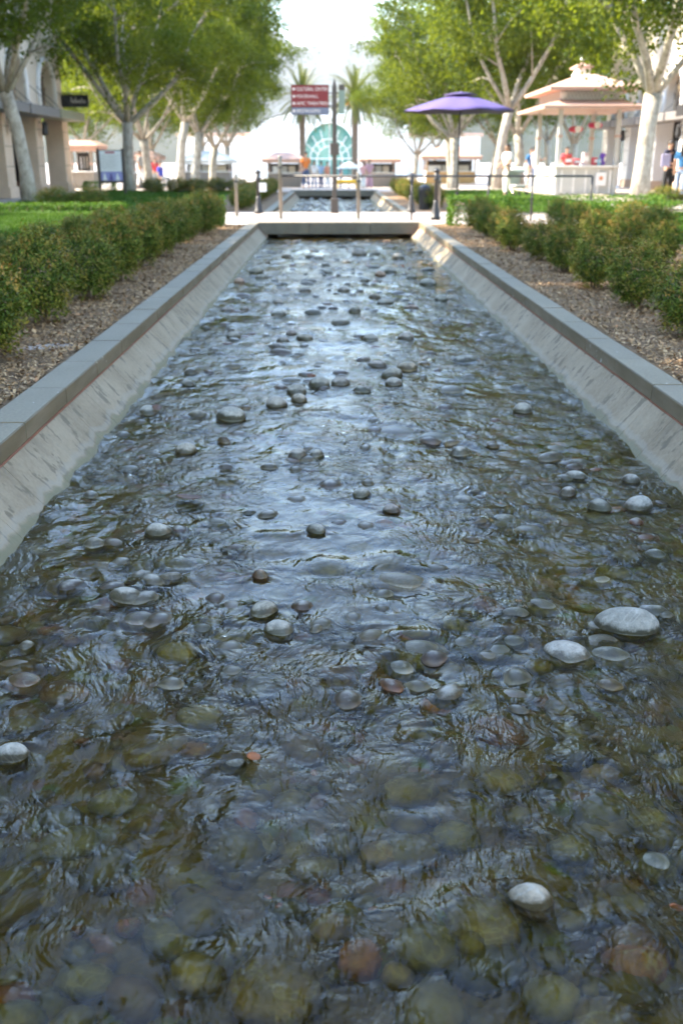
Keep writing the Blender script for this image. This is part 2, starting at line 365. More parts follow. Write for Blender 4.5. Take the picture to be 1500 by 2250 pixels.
MT['purple'] = plain('purple_canvas', (0.085, 0.06, 0.19), 0.75, 0.1, 1.5)
MT['whitecanvas'] = plain('white_canvas', (0.78, 0.77, 0.74), 0.8, 0.05)
MT['yellow'] = plain('yellow_plastic', (0.72, 0.42, 0.03), 0.45, 0.06)
MT['rust'] = plain('rust_joint', (0.30, 0.13, 0.08), 0.8, 0.2, 9)
MT['pink'] = plain('pink_paint', (0.55, 0.33, 0.36), 0.7, 0.08)
MT['posterwhite'] = plain('poster_paper', (0.80, 0.80, 0.80), 0.6, 0.03, bump=0)
MT['posterblue'] = plain('poster_lilac', (0.30, 0.30, 0.58), 0.6, 0.08, bump=0)
MT['orangeleaf'] = plain('fallen_leaf_orange', (0.30, 0.095, 0.03), 0.6, 0.2, 30)
MT['brownleaf'] = plain('fallen_leaf_brown', (0.10, 0.05, 0.03), 0.6, 0.3, 30)
def mat_glass(name, c, rough=0.08):
    M = Mat(name, rough, 0.6); g = M.noise(M.pos(), 0.7, 3)
    M.color(M.ramp(g, [(0.35, tuple(x * 0.75 for x in c)), (0.65, tuple(min(1, x * 1.2) for x in c))])); return M.m
MT['teal'] = mat_glass('teal_glass', (0.06, 0.22, 0.20)); MT['shopglass'] = mat_glass('shop_glass', (0.04, 0.042, 0.045)); MT['tanglass'] = mat_glass('backed_tan_glass', (0.33, 0.25, 0.17), 0.25)

# ------------------------------------------------------------------ ground and beds
Y_A0, Y_A1, Y_B0, Y_B1 = -2.0, 19.65, 23.9, 40.6          # near channel, footbridge, second channel
OXL, OXR = -1.555, 1.842                                   # outer coping edges
def gz(y):                                                 # the plaza falls away gently past the second channel
    t = min(max((y - 43) / 25.0, 0), 1); return -0.02 - 0.62 * t * t * (3 - 2 * t)
gx = [-9000, -800, -90, -30, -12, OXL, OXR, 12, 30, 90, 800, 9000]
gy = [-300, -40, Y_A0, Y_A1, Y_B0, Y_B1, 43, 46, 49, 52, 55, 58, 61, 64, 68, 80, 120, 300, 1500, 12000]
mb = MB(); mb.v = [(x, y, gz(y)) for y in gy for x in gx]
for j in range(len(gy) - 1):
    for i in range(len(gx) - 1):
        if gx[i] == OXL and Y_A0 <= gy[j] < Y_B1: continue
        a = j * len(gx) + i; mb.f.append((a, a + 1, a + 1 + len(gx), a + len(gx)))
tag(mb.build('ground', MT['paving']), 'pinkish paved plaza ground around the garden beds', kind='structure')

def sheet(name, x0, x1, y0, y1, z, mat, amp=0.0, step=0.25, label=None):
    nx = max(2, int((x1 - x0) / step)); ny = max(2, int((y1 - y0) / step))
    X, Y = np.meshgrid(np.linspace(x0, x1, nx), np.linspace(y0, y1, ny))
    Z = z + amp * perlin(X * 1.3, Y * 1.3, 5) + 0.5 * amp * perlin(X * 4, Y * 4, 6)
    e = np.minimum(np.minimum(X - x0, x1 - X), np.minimum(Y - y0, y1 - Y)); Z = np.where(e < 1e-6, z - 0.01, Z)
    idx = np.arange(nx * ny).reshape(ny, nx)
    q = np.stack([idx[:-1, :-1], idx[:-1, 1:], idx[1:, 1:], idx[1:, :-1]], -1).reshape(-1, 4)
    return tag(link_mesh(name, np_mesh(name, np.stack([X, Y, Z], -1).reshape(-1, 3), q, True), mat), label, kind='structure')
def bed_z(x, y): return -0.008 + 0.016 * perlin(x * 1.3, y * 1.3, 5) + 0.008 * perlin(x * 4, y * 4, 6)
sheet('mulch_bed', -3.5, OXL - 0.002, Y_A0, 19.3, -0.008, MT['mulch'], 0.016, label='bark mulch bed left of the near channel')
sheet('mulch_bed', OXR + 0.002, 4.9, Y_A0, 19.3, -0.008, MT['mulch'], 0.016, label='bark mulch bed right of the near channel')
sheet('mulch_bed', -3.5, OXL - 0.002, 24.2, 40.4, -0.008, MT['mulch'], 0.016, label='bark mulch bed left of the second channel')
sheet('mulch_bed', OXR + 0.002, 3.7, 24.2, 40.4, -0.008, MT['mulch'], 0.016, label='bark mulch bed right of the second channel')
LAWNS = [(-8.7, -3.5, 3.0, 22.9), (-8.7, -3.5, 23.0, 41.0), (4.9, 9.6, 6.0, 22.9), (3.7, 7.2, 23.8, 41.0)]
for k, (x0, x1, y0, y1) in enumerate(LAWNS):
    sheet('lawn', x0, x1, y0, y1, 0.012, MT['lawn'], 0.03, 0.4, label='green lawn behind the shrubs ' + ['left of the near channel', 'left beyond the footbridge', 'right of the near channel', 'right beyond the footbridge'][k])

# grass blades: stuff
def grass(x0, x1, y0, y1, n, name, label):
    X = rng.uniform(x0 + .05, x1 - .05, n); Y = rng.uniform(y0 + .05, y1 - .05, n)
    Z = 0.012 + 0.03 * perlin(X * 1.3, Y * 1.3, 5) + 0.015 * perlin(X * 4, Y * 4, 6) - 0.01
    a = rng.uniform(0, 2 * np.pi, n); h = rng.uniform(.04, .085, n); w = rng.uniform(.006, .012, n)
    lx = rng.normal(0, .03, n); ly = rng.normal(0, .03, n)
    v = np.empty((n, 3, 3))
    v[:, 0] = np.stack([X - w * np.cos(a), Y - w * np.sin(a), Z], -1); v[:, 1] = np.stack([X + w * np.cos(a), Y + w * np.sin(a), Z], -1)
    v[:, 2] = np.stack([X + lx, Y + ly, Z + h], -1)
    tone = np.repeat(np.clip(.5 + .5 * perlin(X * .7, Y * .7, 9) + rng.normal(0, .2, n), 0, 1), 3)
    me = np_mesh(name, v.reshape(-1, 3), np.arange(3 * n).reshape(-1, 3), attrs={'tone': tone})
    tag(link_mesh(name, me, MT['grass']), label, 'grass', kind='stuff')
grass(-8.7, -3.5, 5.0, 22.9, 75000, 'grass_blades', 'short green grass blades on the left lawn')
grass(-8.7, -3.5, 23.6, 41, 30000, 'grass_blades', 'short green grass blades on the left lawn past the footbridge')
grass(4.9, 9.6, 8.0, 22.9, 50000, 'grass_blades', 'short green grass blades on the right lawn')
grass(3.7, 7.2, 23.8, 41, 22000, 'grass_blades', 'short green grass blades on the right lawn past the footbridge')

# bark chips: thousands of slivers, stuff
def chips(x0, x1, y0, y1, n, label):
    X = rng.uniform(x0, x1, n); Y = y0 + (y1 - y0) * rng.uniform(0, 1, n) ** 1.5
    Z = bed_z(X, Y) + rng.uniform(-.002, .012, n)
    a = rng.uniform(0, 2 * np.pi, n); L = rng.uniform(.006, .017, n); W = L * rng.uniform(.25, .6, n)
    tx = rng.normal(0, .35, n); ty = rng.normal(0, .35, n)
    v = np.empty((n, 4, 3)); u = np.stack([np.cos(a), np.sin(a), tx], -1) * L[:, None]; w = np.stack([-np.sin(a), np.cos(a), ty], -1) * W[:, None]
    c = np.stack([X, Y, Z], -1)
    v[:, 0] = c - u - w * .6; v[:, 1] = c + u * .9 - w; v[:, 2] = c + u + w * .7; v[:, 3] = c - u * .8 + w
    me = np_mesh('bark_chips', v.reshape(-1, 3), np.arange(4 * n).reshape(-1, 4), attrs={'tone': np.repeat(rng.uniform(0, 1, n), 4)})
    tag(link_mesh('bark_chips', me, MT['chip']), label, 'bark chips', kind='stuff')
chips(-3.3, OXL - .02, 2.0, 19.2, 80000, 'loose brown bark chips left of the channel')
chips(OXR + .02, 4.6, 3.0, 19.2, 90000, 'loose brown bark chips right of the channel')

# ------------------------------------------------------------------ channel: walls of coping slabs and sloped concrete panels
SLAB, PAN = 0.72, 0.36
def profile_panel(side):                                   # local: x across from the inner coping edge, y along 0..PAN
    m = MB(); g = 0.0012; s = side                           # s=+1: slopes towards +x (left wall), -1: right wall
    k = (WLX - XL) / 0.195 if s > 0 else (XR - WRX) / 0.195
    pr = [(0.0, -0.093), (k * (0.42 - 0.093), -0.42), (k * (0.42 - 0.093) - 0.12, -0.42), (-0.10, -0.093)]
    vs = [(s * x, y, z) for y in (g, PAN - g) for x, z in pr]
    fs = [(0, 1, 5, 4), (1, 2, 6, 5), (2, 3, 7, 6), (3, 0, 4, 7), (3, 2, 1, 0), (4, 5, 6, 7)]
    if s < 0: fs = [tuple(reversed(q)) for q in fs]
    m.add(vs, fs); return m.mesh('concrete_panel')
def slab_mesh(w):
    m = MB(); m.box(0, w, 0.0025, SLAB - 0.0025, -0.085, 0.0); me = m.mesh('coping_slab')
    bm = bmesh.new(); bm.from_mesh(me); bmesh.ops.bevel(bm, geom=list(bm.edges), offset=0.004, segments=2, affect='EDGES'); bm.to_mesh(me); bm.free(); return me
PANEL = {1: profile_panel(1), -1: profile_panel(-1)}
SLABM = {1: slab_mesh(XL - OXL), -1: slab_mesh(OXR - XR)}
for o in SLABM.values(): o.materials.append(MT['coping'])
for o in PANEL.values(): o.materials.append(MT['concrete'])
def channel_wall(side, y0, y1, phase, label):
    w = empty('channel_wall', (XL if side > 0 else XR, y0, 0)); tag(w, label, kind='structure')
    ox = (OXL - XL) if side > 0 else 0.0
    y = phase + math.floor((y0 - phase) / SLAB) * SLAB + SLAB
    ys = []
    while y + SLAB <= y1 + 1e-6: ys.append(y); y += SLAB
    for yy in ys:
        link_mesh('coping_slab', SLABM[side], None, w, (ox + random.uniform(-.0012, .0012), yy - y0, random.uniform(-.0015, .0015)))
    for a, b in ((y0, ys[0]), (ys[-1] + SLAB, y1)):         # cut end slabs
        if b - a > 0.03: MB().box(ox, ox + (XL - OXL if side > 0 else OXR - XR), a - y0 + .0025, b - y0 - .0025, -.085, -.0005).build('coping_slab', MT['coping'], w)
    y = ys[0]
    while y + PAN <= y1 + 1e-6:
        link_mesh('concrete_panel', PANEL[side], None, w, (random.uniform(-.001, .001), y - y0, 0)); y += PAN
    y = ys[0] - PAN
    while y >= y0 - 1e-6:
        link_mesh('concrete_panel', PANEL[side], None, w, (0, y - y0, 0)); y -= PAN
    m = MB(); m.box(min(0, side * -.05), max(0, side * -.05), 0, y1 - y0, -.0925, -.0855)
    if side > 0: m.box(-.001, .0035, 0, y1 - y0, -.0915, -.0862)
    else: m.box(-.0025, .001, 0, y1 - y0, -.0915, -.0866)
    m.build('sealant_joint', MT['rust'], w)
    m = MB(); k = (WLX - XL) / .195 if side > 0 else (XR - WRX) / .195   # dark backing seen in the open joints
    s = side; m.add([(s * -.012, 0, -.0945), (s * (k * .327 - .012), 0, -.42), (s * (k * .327 - .012), y1 - y0, -.42), (s * -.012, y1 - y0, -.0945)], [(0, 1, 2, 3)])
    m.build('joint_backing', MT['brickred'], w)
channel_wall(1, Y_A0, Y_A1, 4.333, 'sloped grey concrete wall with coping slabs left of the near channel')
channel_wall(-1, Y_A0, Y_A1, 5.10, 'sloped grey concrete wall with coping slabs right of the near channel')
channel_wall(1, Y_B0, Y_B1, 24.3, 'sloped concrete wall with coping left of the second channel')
channel_wall(-1, Y_B0, Y_B1, 24.4, 'sloped concrete wall with coping right of the second channel')
def bed(y0, y1, label):
    nx, ny = 60, int((y1 - y0) / .05); X, Y = np.meshgrid(np.linspace(-1.25, 1.58, nx), np.linspace(y0, y1, ny))
    Z = BED_Z + .012 * perlin(X * 4, Y * 4, 21) + .012 * perlin(X * 11, Y * 11, 22)
    idx = np.arange(nx * ny).reshape(ny, nx); q = np.stack([idx[:-1, :-1], idx[:-1, 1:], idx[1:, 1:], idx[1:, :-1]], -1).reshape(-1, 4)
    tag(link_mesh('stream_bed', np_mesh('stream_bed', np.stack([X, Y, Z], -1).reshape(-1, 3), q, True), MT['bed']), label, kind='structure')
bed(Y_A0, Y_B0 - .02, 'olive brown bed of the near channel'); bed(Y_B0, Y_B1 + 1, 'olive brown bed of the second channel')

# footbridge and the far edge of the second channel
fb = empty('footbridge', (0, Y_A1, 0), label='low paved footbridge with concrete edge beam across the channel', cat='footbridge')
D = Y_B0 - Y_A1
MB().box(OXL - .004, OXR + .004, .302, D - .25, -.20, -.006).build('deck', MT['paving'], fb)
beam_m = plain('beam_concrete', (0.175, 0.155, 0.115), 0.8, 0.28, 2.6, bump=0.4)
for a, b in ((XL - .15, -.42), (-.414, .75), (.756, XR + .15)):
    MB().box(a, b, 0.0, .30, -.215, .002).build('edge_beam', beam_m, fb, bevel=.006)
MB().box(OXL - .004, OXR + .004, D - .248, D, -.215, -.002).build('far_edge_beam', beam_m, fb, bevel=.006)
for s_ in (-1, 1): MB().box(*( (OXL - .2, WLX - .02) if s_ < 0 else (WRX + .02, OXR + .2)), 0.004, D - .004, -.42, -.204).build('abutment', MT['concrete'], fb)
nb = empty('footbridge', (0, Y_A0, 0), label='near footbridge behind the camera, same concrete as the far one', cat='footbridge')
MB().box(OXL + .004, OXR - .004, -2.0, 2.2, -.20, -.006).build('deck', MT['paving'], nb); MB().box(XL - .15, XR + .15, 2.202, 2.45, -.215, .0012).build('edge_beam', beam_m, nb, bevel=.006)
eb = empty('channel_end_wall', (0, Y_B1, 0), label='dark concrete end wall closing the second channel', cat='wall')
MB().box(OXL, OXR, .004, .4, -.20, .03).build('capstone', beam_m, eb, bevel=.006)
MB().box(OXL, OXR, .8, 1.0, -.45, -.21).build('back_wall', MT['dark'], eb)

# ------------------------------------------------------------------ river stones
def stone_variant(k):
    bm = bmesh.new(); bmesh.ops.create_icosphere(bm, subdivisions=3, radius=1.0)
    rs = np.random.default_rng(100 + k); q = rs.normal(size=(5, 3)); q /= np.linalg.norm(q, axis=1)[:, None]; am = rs.uniform(-.30, .26, 5)
    p = rs.uniform(1.9, 2.35)
    for v in bm.verts:
        n = np.array(v.co); e = (abs(n) ** p).sum() ** (-1 / p)
        f = e * (1 + sum(a * max(0, n @ w) ** 2 for a, w in zip(am, q))); v.co = Vector(n * f)
    me = bpy.data.meshes.new('river_stone'); bm.to_mesh(me); bm.free()
    co = np.array([v.co for v in me.vertices]); m = abs(co).max(0)
    for v in me.vertices: v.co = Vector((v.co.x / m[0], v.co.y / m[1], v.co.z / m[2]))
    me.polygons.foreach_set('use_smooth', [True] * len(me.polygons)); me.materials.append(MT['stone']); return me
STONES = [stone_variant(k) for k in range(9)]
stones = []        # (x, y, a, b, top z, label, group)
def emergent(cx, yb, w, yt, label=None, ratio=.64):
    p = P(cx, yb, WATER_Z); d = p.y * math.cos(PITCH) + (CAMZ - WATER_Z) * math.sin(PITCH)
    ww = w * d / 2187.5 / 2; th = math.atan2(CAMZ - WATER_Z, p.y); bb = ww * ratio; v = (yb - yt) * d / 2187.5
    c = math.sqrt(max((v - bb * math.sin(th)) ** 2 - (bb * math.sin(th)) ** 2, 1e-5)) / math.cos(th)
    c = min(max(c, .014), ww * .85)
    top = WATER_Z + c; zc = (top + BED_Z) / 2; cz = (top - BED_Z) / 2; k = math.sqrt(max(1 - ((WATER_Z - zc) / cz) ** 2, .25))
    stones.append((p.x, p.y + bb * .95, ww / k, bb / k, top, label, 'stones breaking the water surface'))
def sunken(cx, cyy, w, depth=.012, label=None, ratio=.85):
    p = P(cx, cyy, WATER_Z - depth); d = p.y * math.cos(PITCH) + 1.38 * math.sin(PITCH); a = w * d / 2187.5 / 2
    if depth <= .0065: stones.append((p.x, p.y, a, a * ratio, WATER_Z + .016 - depth, label, 'wet boulders just breaking the surface'))
    else: stones.append((p.x, p.y, a, a * ratio, WATER_Z - depth, label, 'stones lying under the water'))
E = emergent
E(1383,1392,148,1326,'largest pale grey oval stone, dry on top, at right of the near water',.62)
E(1253,1450,108,1402,'flat white-topped stone beside the largest oval stone',.75)
E(1325,1420,82,1396,'dark wet flat stone wedged behind the white-topped stone at right')
E(1352,1446,80,1421,'dull purple stone just right of the white-topped flat stone')
E(1135,1356,72,1328,'small grey stone in front of two wet boulders right of centre')
E(885,1285,125,1250,'brown angular rock with dark wet right end at centre',.6)
E(348,1175,68,1143,'round white-topped stone nearest the left wall bend')
E(205,1200,54,1172,'small pale stone left of the round white-topped stone')
E(370,1275,68,1246,'pale stone with greenish wet left flank below the round white one')
E(272,1318,82,1284,'white-crusted flat stone at left, lowest of the pale trio')
E(580,1350,64,1318,'white and brown split-toned stone left of centre')
E(612,1395,66,1362,'grey stone with dark right shoulder, just below the split-toned one')
E(573,1270,38,1248,'tiny grey pebble above the split-toned stone')
E(694,1172,52,1142,'pale knobby stone near the centre of the stream')
E(795,1090,48,1060,'beige egg-shaped stone standing alone at centre')
E(862,1125,44,1098,'tan stone with white flank right of the beige egg stone')
E(1057,1153,46,1132,'small whitish stone with dark waterline right of centre')
E(1043,1085,34,1064,'little brown stone alone in the right half of the water')
E(1247,1085,36,1058,'white angular stone in the right half of the water')
E(1268,1052,54,1032,'pale stone with pink end, right half, by the angular white one')
E(1216,1010,62,992,'long pale stone with dark band, upper right of the water')
E(1275,1021,58,1007,'low grey stone right of the long pale banded stone')
E(1410,1120,72,1084,'grey triangular stone closest to the right wall')
E(1388,1060,48,1032,'mottled stone behind the triangular grey stone at right')
E(1322,1120,58,1092,'wet lilac grey stone left of the triangular stone')
E(1212,1720,56,1668,'pale stone with wet brown left half in the lower right water')
E(511,1688,60,1638,'pale green-grey stone with an orange leaf beside it')
E(18,1670,78,1612,'large pale stone cut by the left edge of the picture')
E(1167,2000,112,1925,'grey stone with brown waterline near the bottom right',.6)
E(655,1006,44,975,'rounded stone with brown patch left of centre'); E(697,1001,34,986); E(408,996,56,968,'smooth beige stone near the left wall midway')
E(495,1031,42,1014); E(492,972,34,956); E(313,1041,34,1026); E(490,1010,46,997,'dark mossy stone touching a pale one at left')
E(505,922,70,890,'broad flat pale stone at left, upper stream'); E(608,893,50,864,'beige stone left of the central pair in the upper stream')
E(657,882,36,862); E(652,864,46,842); E(702,850,54,822,'left one of the central pair of round beige stones'); E(748,845,46,818,'right one of the central pair of round beige stones')
E(797,861,46,845); E(830,806,54,787); E(893,812,50,788,'rightmost round stone of the cluster in the upper centre'); E(860,828,50,806); E(866,845,42,828); E(1151,905,42,880,'lone brown-shadowed stone near the right wall, upper stream')
E(1013,1000,48,980); E(433,915,50,898); E(325,910,50,880,'dark wet stone against the left wall'); E(413,846,32,832); E(417,820,32,806); E(668,745,42,727); E(620,751,30,738)
E(513,742,36,728); E(640,735,26,724); E(815,747,36,732); E(893,746,42,727); E(748,712,50,697); E(780,685,30,672); E(500,684,32,668); E(536,682,24,668); E(610,692,38,682); E(612,668,24,657)
E(848,668,44,655); E(823,656,30,645); E(970,661,34,645); E(940,626,42,609); E(836,606,28,588); E(858,599,30,584); E(573,611,32,599); E(561,600,32,586); E(526,621,26,610); E(790,561,34,546)
E(825,559,24,549); E(876,568,30,555); E(680,566,24,556); E(630,566,26,556); E(717,584,20,574); E(800,618,24,607); E(668,640,28,632); E(720,600,26,592); E(756,640,30,630); E(905,612,26,600); E(905,680,40,668)
S = sunken
S(600,2150,215,.007,'largest round boulder under the water at the bottom centre'); S(430,2120,125,.007,'grey-green boulder left of the largest sunken one'); S(895,1712,150,.008,'broad tan boulder under the water below centre')
S(325,1640,130,.007,'brown boulder under the water at lower left'); S(425,1640,80,.010,'green boulder right of the brown sunken one'); S(935,2060,150,.007,'large grey boulder near the bottom, right of centre'); S(790,2095,110,.007,'cracked pale boulder at the bottom centre')
S(730,2030,100,.008,'pale green boulder above the cracked pale one'); S(1065,2015,180,.008,'tan slab-like boulder next to the grey stone at bottom right'); S(30,2225,120,.008,'dull boulder in the bottom left corner'); S(370,2055,140,.03); S(1400,2085,150,.007,'brownish boulder at the lower right edge')
S(1320,1690,90,.012,'olive boulder under the water at right'); S(1105,1705,110,.009); S(875,2130,80,.010); S(820,1398,85,.004,'rusty orange stone under the water at centre'); S(925,1425,130,.003,'long wet boulder with water sliding over, centre'); S(878,1462,85,.001,'dark wet hump below the long boulder')
S(1100,1312,80,.001,'left one of two wet boulders right of centre'); S(1192,1325,90,.001,'right one of two wet boulders right of centre'); S(1350,1248,85,.004); S(1310,1268,80,.006); S(1125,1405,75,.004); S(55,1492,100,.004,'mottled wet boulder at the left edge'); S(60,1420,46,.001); S(155,1520,90,.02); S(445,1565,110,.010)
S(740,1490,60,.002); S(955,1545,75,.010); S(930,1610,55,.006); S(510,1392,95,.006); S(440,1380,65,.004); S(395,1425,95,.008); S(305,1358,85,.004,'pale streak-topped boulder below the pale trio'); S(215,1365,65,.006); S(140,1285,95,.008); S(190,1258,65,.006); S(480,1145,80,.004); S(415,1102,70,.002,'boulder wearing a dark curled leaf')
S(600,1200,120,.006); S(720,1245,90,.008); S(880,945,120,.002); S(960,960,90,.004); S(1110,1140,90,.004); S(1180,1130,75,.006); S(850,1235,90,.01); S(1000,1370,80,.01); S(280,2030,60,.04); S(1350,1950,120,.03); S(150,1850,140,.03); S(1440,1215,60,.001,'white-flecked wet stone at the right edge'); S(640,1760,90,.03); S(1000,1830,110,.03)
S(1220,2180,150,.02); S(1330,2230,160,.02); S(180,2150,140,.035); S(700,1900,110,.04); S(560,1860,100,.04); S(1250,1860,110,.03); S(60,1980,120,.04); S(830,1880,100,.04); S(250,1760,110,.035); S(1430,1800,110,.02); S(1440,1890,110,.006,'wet boulder with white glints at the right edge')
def clash(x, y, a, f=.9): return any((x - s[0]) ** 2 + (y - s[1]) ** 2 < (f * (a + s[2])) ** 2 for s in stones)
n0 = len(stones); tries = 0
while len(stones) < n0 + 95 and tries < 6000:              # the far water is full of small stones
    tries += 1; y = 6.2 + 13.2 * random.random() ** .8; x = random.uniform(WLX + .12, WRX - .12); a = random.uniform(.045, .115)
    if random.random() > .35 + .65 * abs(math.sin(x * 2.1 + y * 1.3)): continue
    if clash(x, y, a, 1.0): continue
    stones.append((x, y, a, a * random.uniform(.6, .9), WATER_Z + a * random.uniform(.12, .36), None, 'stones breaking the water surface'))
n0 = len(stones); tries = 0
while len(stones) < 300 and tries < 8000:
    tries += 1; y = 1.25 + 11 * random.random() ** 1.3; x = random.uniform(WLX + .05, WRX - .05); a = random.uniform(.035, .10)
    if clash(x, y, a, .8): continue
    stones.append((x, y, a, a * random.uniform(.65, .95), WATER_Z - random.uniform(.004, .055), None, 'stones lying under the water'))
def side_of(x): return 'in the left third' if x < -.29 else ('in the right third' if x > .61 else 'in the middle third')
def ordinal(n): return str(n) + ('th' if 10 <= n % 100 <= 20 else {1: 'st', 2: 'nd', 3: 'rd'}.get(n % 10, 'th'))
for k, (x, y, a, b, top, label, grp) in enumerate(stones):
    zc = (top + BED_Z) / 2 - .003; cz = max((top - BED_Z) / 2 + .003, .016)
    big = abs(label is not None)
    rz = random.uniform(-.35, .35)
    o = link_mesh('river_stone', STONES[k % 9], None, None, (x, y, zc), (random.uniform(-.08, .08), random.uniform(-.08, .08), rz), (a, b, cz))
    if not label:
        em = 'under' not in grp; sd = side_of(x); same = sorted(s[1] for s in stones if ('under' not in s[6]) == em and side_of(s[0]) == sd)
        label = f'{"small" if a < .07 else "mid-sized"} stone ' + ('above' if em else 'below') + f' the water, {ordinal(same.index(y) + 1)} from the camera {sd}'
    tag(o, label, 'stone', grp)
def pebble_mass(name, n, y0, y1, amin, amax, zf, label, sub=1, pw=1.0):
    bm = bmesh.new(); bmesh.ops.create_icosphere(bm, subdivisions=sub, radius=1.0)
    sv = np.array([v.co for v in bm.verts]); sf = np.array([[v.index for v in f.verts] for f in bm.faces]); bm.free()
    y = y0 + (y1 - y0) * rng.uniform(0, 1, n) ** pw; x = rng.uniform(WLX + .06, WRX - .06, n); a = rng.uniform(amin, amax, n)
    sc = np.stack([a, a * rng.uniform(.65, .95, n), a * rng.uniform(.45, .7, n)], -1); th = rng.uniform(0, np.pi, n)
    v = sv[None] * sc[:, None] * (1 + .045 * rng.normal(size=(n, len(sv), 1)))
    vx = v[..., 0] * np.cos(th)[:, None] - v[..., 1] * np.sin(th)[:, None]; vy = v[..., 0] * np.sin(th)[:, None] + v[..., 1] * np.cos(th)[:, None]
    v = np.stack([vx + x[:, None], vy + y[:, None], v[..., 2] + zf(a)[:, None]], -1).reshape(-1, 3)
    f = (sf[None] + (np.arange(n) * len(sv))[:, None, None]).reshape(-1, 3)
    me = np_mesh(name, v, f, True, {'tone': np.repeat(rng.uniform(0, 1, n), len(sv))})
    tag(link_mesh(name, me, MT['pebble']), label, 'pebbles', kind='stuff')
pebble_mass('bed_cobbles', 780, 1.0, 16, .03, .085, lambda a: WATER_Z - .008 - a * .62 - rng.uniform(0, .035, len(a)), 'packed brown and grey cobbles lying just under the near water', 2, 1.35)
pebble_mass('wet_cobbles', 430, 2.3, 17, .03, .075, lambda a: WATER_Z + .014 - a * .52 - rng.uniform(0, .014, len(a)), 'dark wet cobbles awash along the near channel', 2, 1.5)
pebble_mass('bed_pebbles', 1500, 1.1, 13, .012, .05, lambda a: BED_Z + a * .35, 'countless small pebbles carpeting the bed under the near water', 1, 1.5)
pebble_mass('channel_pebbles', 120, 24.4, 40.2, .06, .13, lambda a: WATER_Z - .012 + a * 0, 'rounded stones breaking the water of the second channel', 2)

# ------------------------------------------------------------------ water surface
def water(name, y0, y1, fine, label):
    ys = [y0]
    while ys[-1] < y1: ys.append(ys[-1] + (max(.0042 * max(ys[-1], 1.0), .0045) if ys[-1] > 1.0 else .014) * (1 if fine else 3))
    ys = np.array(ys); ys[-1] = y1; xs = np.linspace(-1.30, 1.62, 330 if fine else 120)
    X, Y = np.meshgrid(xs, ys)
    w1 = X + .10 * perlin(X * 2.2, Y * 1.6, 31); w2 = Y + .14 * perlin(X * 2.0, Y * 1.5, 32)
    H = 1.0 * (.0115 * perlin(w1 * 2.6, w2 * 2.2, 33) + .0055 * perlin(w1 * 6.5, w2 * 5.0, 34) + .0023 * perlin(w1 * 14, w2 * 11, 35) + .0008 * perlin(w1 * 30, w2 * 24, 36))
    r = perlin(w1 * 9, w2 * 8, 37); H += .0035 * (.35 - np.abs(r))                      # sharp little crests
    H *= np.clip(.85 + .9 * perlin(X * .9, Y * .7, 38), .35, 1.6)
    e = np.minimum(X - WLX, WRX - X); ed = np.exp(-np.clip(e, 0, None) / .09)
    H += ed * (.016 * perlin(X * 3, Y * 4, 41) + .005 * perlin(X * 8, Y * 17, 42))      # lapping at the walls
    if fine:
        for (x, y, a, b, top, lab, grp) in stones:
            j0, j1 = np.searchsorted(ys, [y - 3.2 * b - .1, y + 2.6 * b + .1]); i0, i1 = np.searchsorted(xs, [x - 2.6 * a - .05, x + 2.6 * a + .05])
            if j1 <= j0 or i1 <= i0: continue
            sl = (slice(j0, j1), slice(i0, i1)); dx = (X[sl] - x) / a; dy = (Y[sl] - y) / b
            rr = np.sqrt(dx * dx + dy * dy)
            if 'under' in grp:
                need = max(top - WATER_Z + .016, 0) ; hump = need * np.exp(-(rr / 1.25) ** 3) * 1.1 + .004 * np.exp(-(rr / 1.3) ** 2)
                H[sl] = H[sl] * (1 - .4 * np.exp(-(rr / 1.1) ** 2)) + hump - .010 * np.exp(-((dx / .8) ** 2 + ((dy + 1.5) / .5) ** 2)) * (need > .004)
            else:
                H[sl] += .009 * np.exp(-((dx / 1.1) ** 2 + ((dy - 1.15) / .45) ** 2)) - .011 * np.exp(-((dx / .8) ** 2 + ((dy + 1.4) / .6) ** 2)) \
                       + .005 * np.exp(-((np.abs(dx) - 1.1 + .45 * (dy + .6)) / .3) ** 2) * np.exp(-((dy + 1.2) / 1.0) ** 2)
    Z = WATER_Z + H; nx = len(xs); ny = len(ys); idx = np.arange(nx * ny).reshape(ny, nx)
    q = np.stack([idx[:-1, :-1], idx[:-1, 1:], idx[1:, 1:], idx[1:, :-1]], -1).reshape(-1, 4)
    tag(link_mesh(name, np_mesh(name, np.stack([X, Y, Z], -1).reshape(-1, 3), q, True), MT['water']), label, kind='structure')
water('stream_water', -1.6, Y_B0 - .05, True, 'rippling stream water in the near channel')
water('stream_water', Y_B0 + .0, Y_B1 + .7, False, 'rippling stream water in the second channel')

# fallen leaves
def fallen_leaf(px, py, size, z, mat, label, rz, curl=.25):
    p = P(px, py, z); m = MB(); n = 7
    for i in range(n):
        t = i / (n - 1); w = .42 * math.sin(math.pi * min(t * .92 + .04, 1)) ** .8 * (1 + .12 * math.sin(9 * t))
        y = t - .5; zz = curl * (y * y)
        m.v += [(-w * size, y * size * 1.3, (zz + curl * .5 * w) * size), (0, y * size * 1.3, zz * size), (w * size, y * size * 1.3, (zz + curl * .7 * w) * size)]
    for i in range(n - 1):
        a = i * 3; m.f += [(a, a + 1, a + 4, a + 3), (a + 1, a + 2, a + 5, a + 4)]
    o = m.build('fallen_leaf', mat, None, True, loc=p, rot=(random.uniform(-.2, .2), random.uniform(-.2, .2), rz))
    md = o.modifiers.new('thick', 'SOLIDIFY'); md.thickness = .0012
    tag(o, label, 'leaf', 'leaves in the stream')
fallen_leaf(558, 1664, .032, WATER_Z + .016, MT['orangeleaf'], 'orange leaf stuck beside the pale green-grey stone', .8, .5)
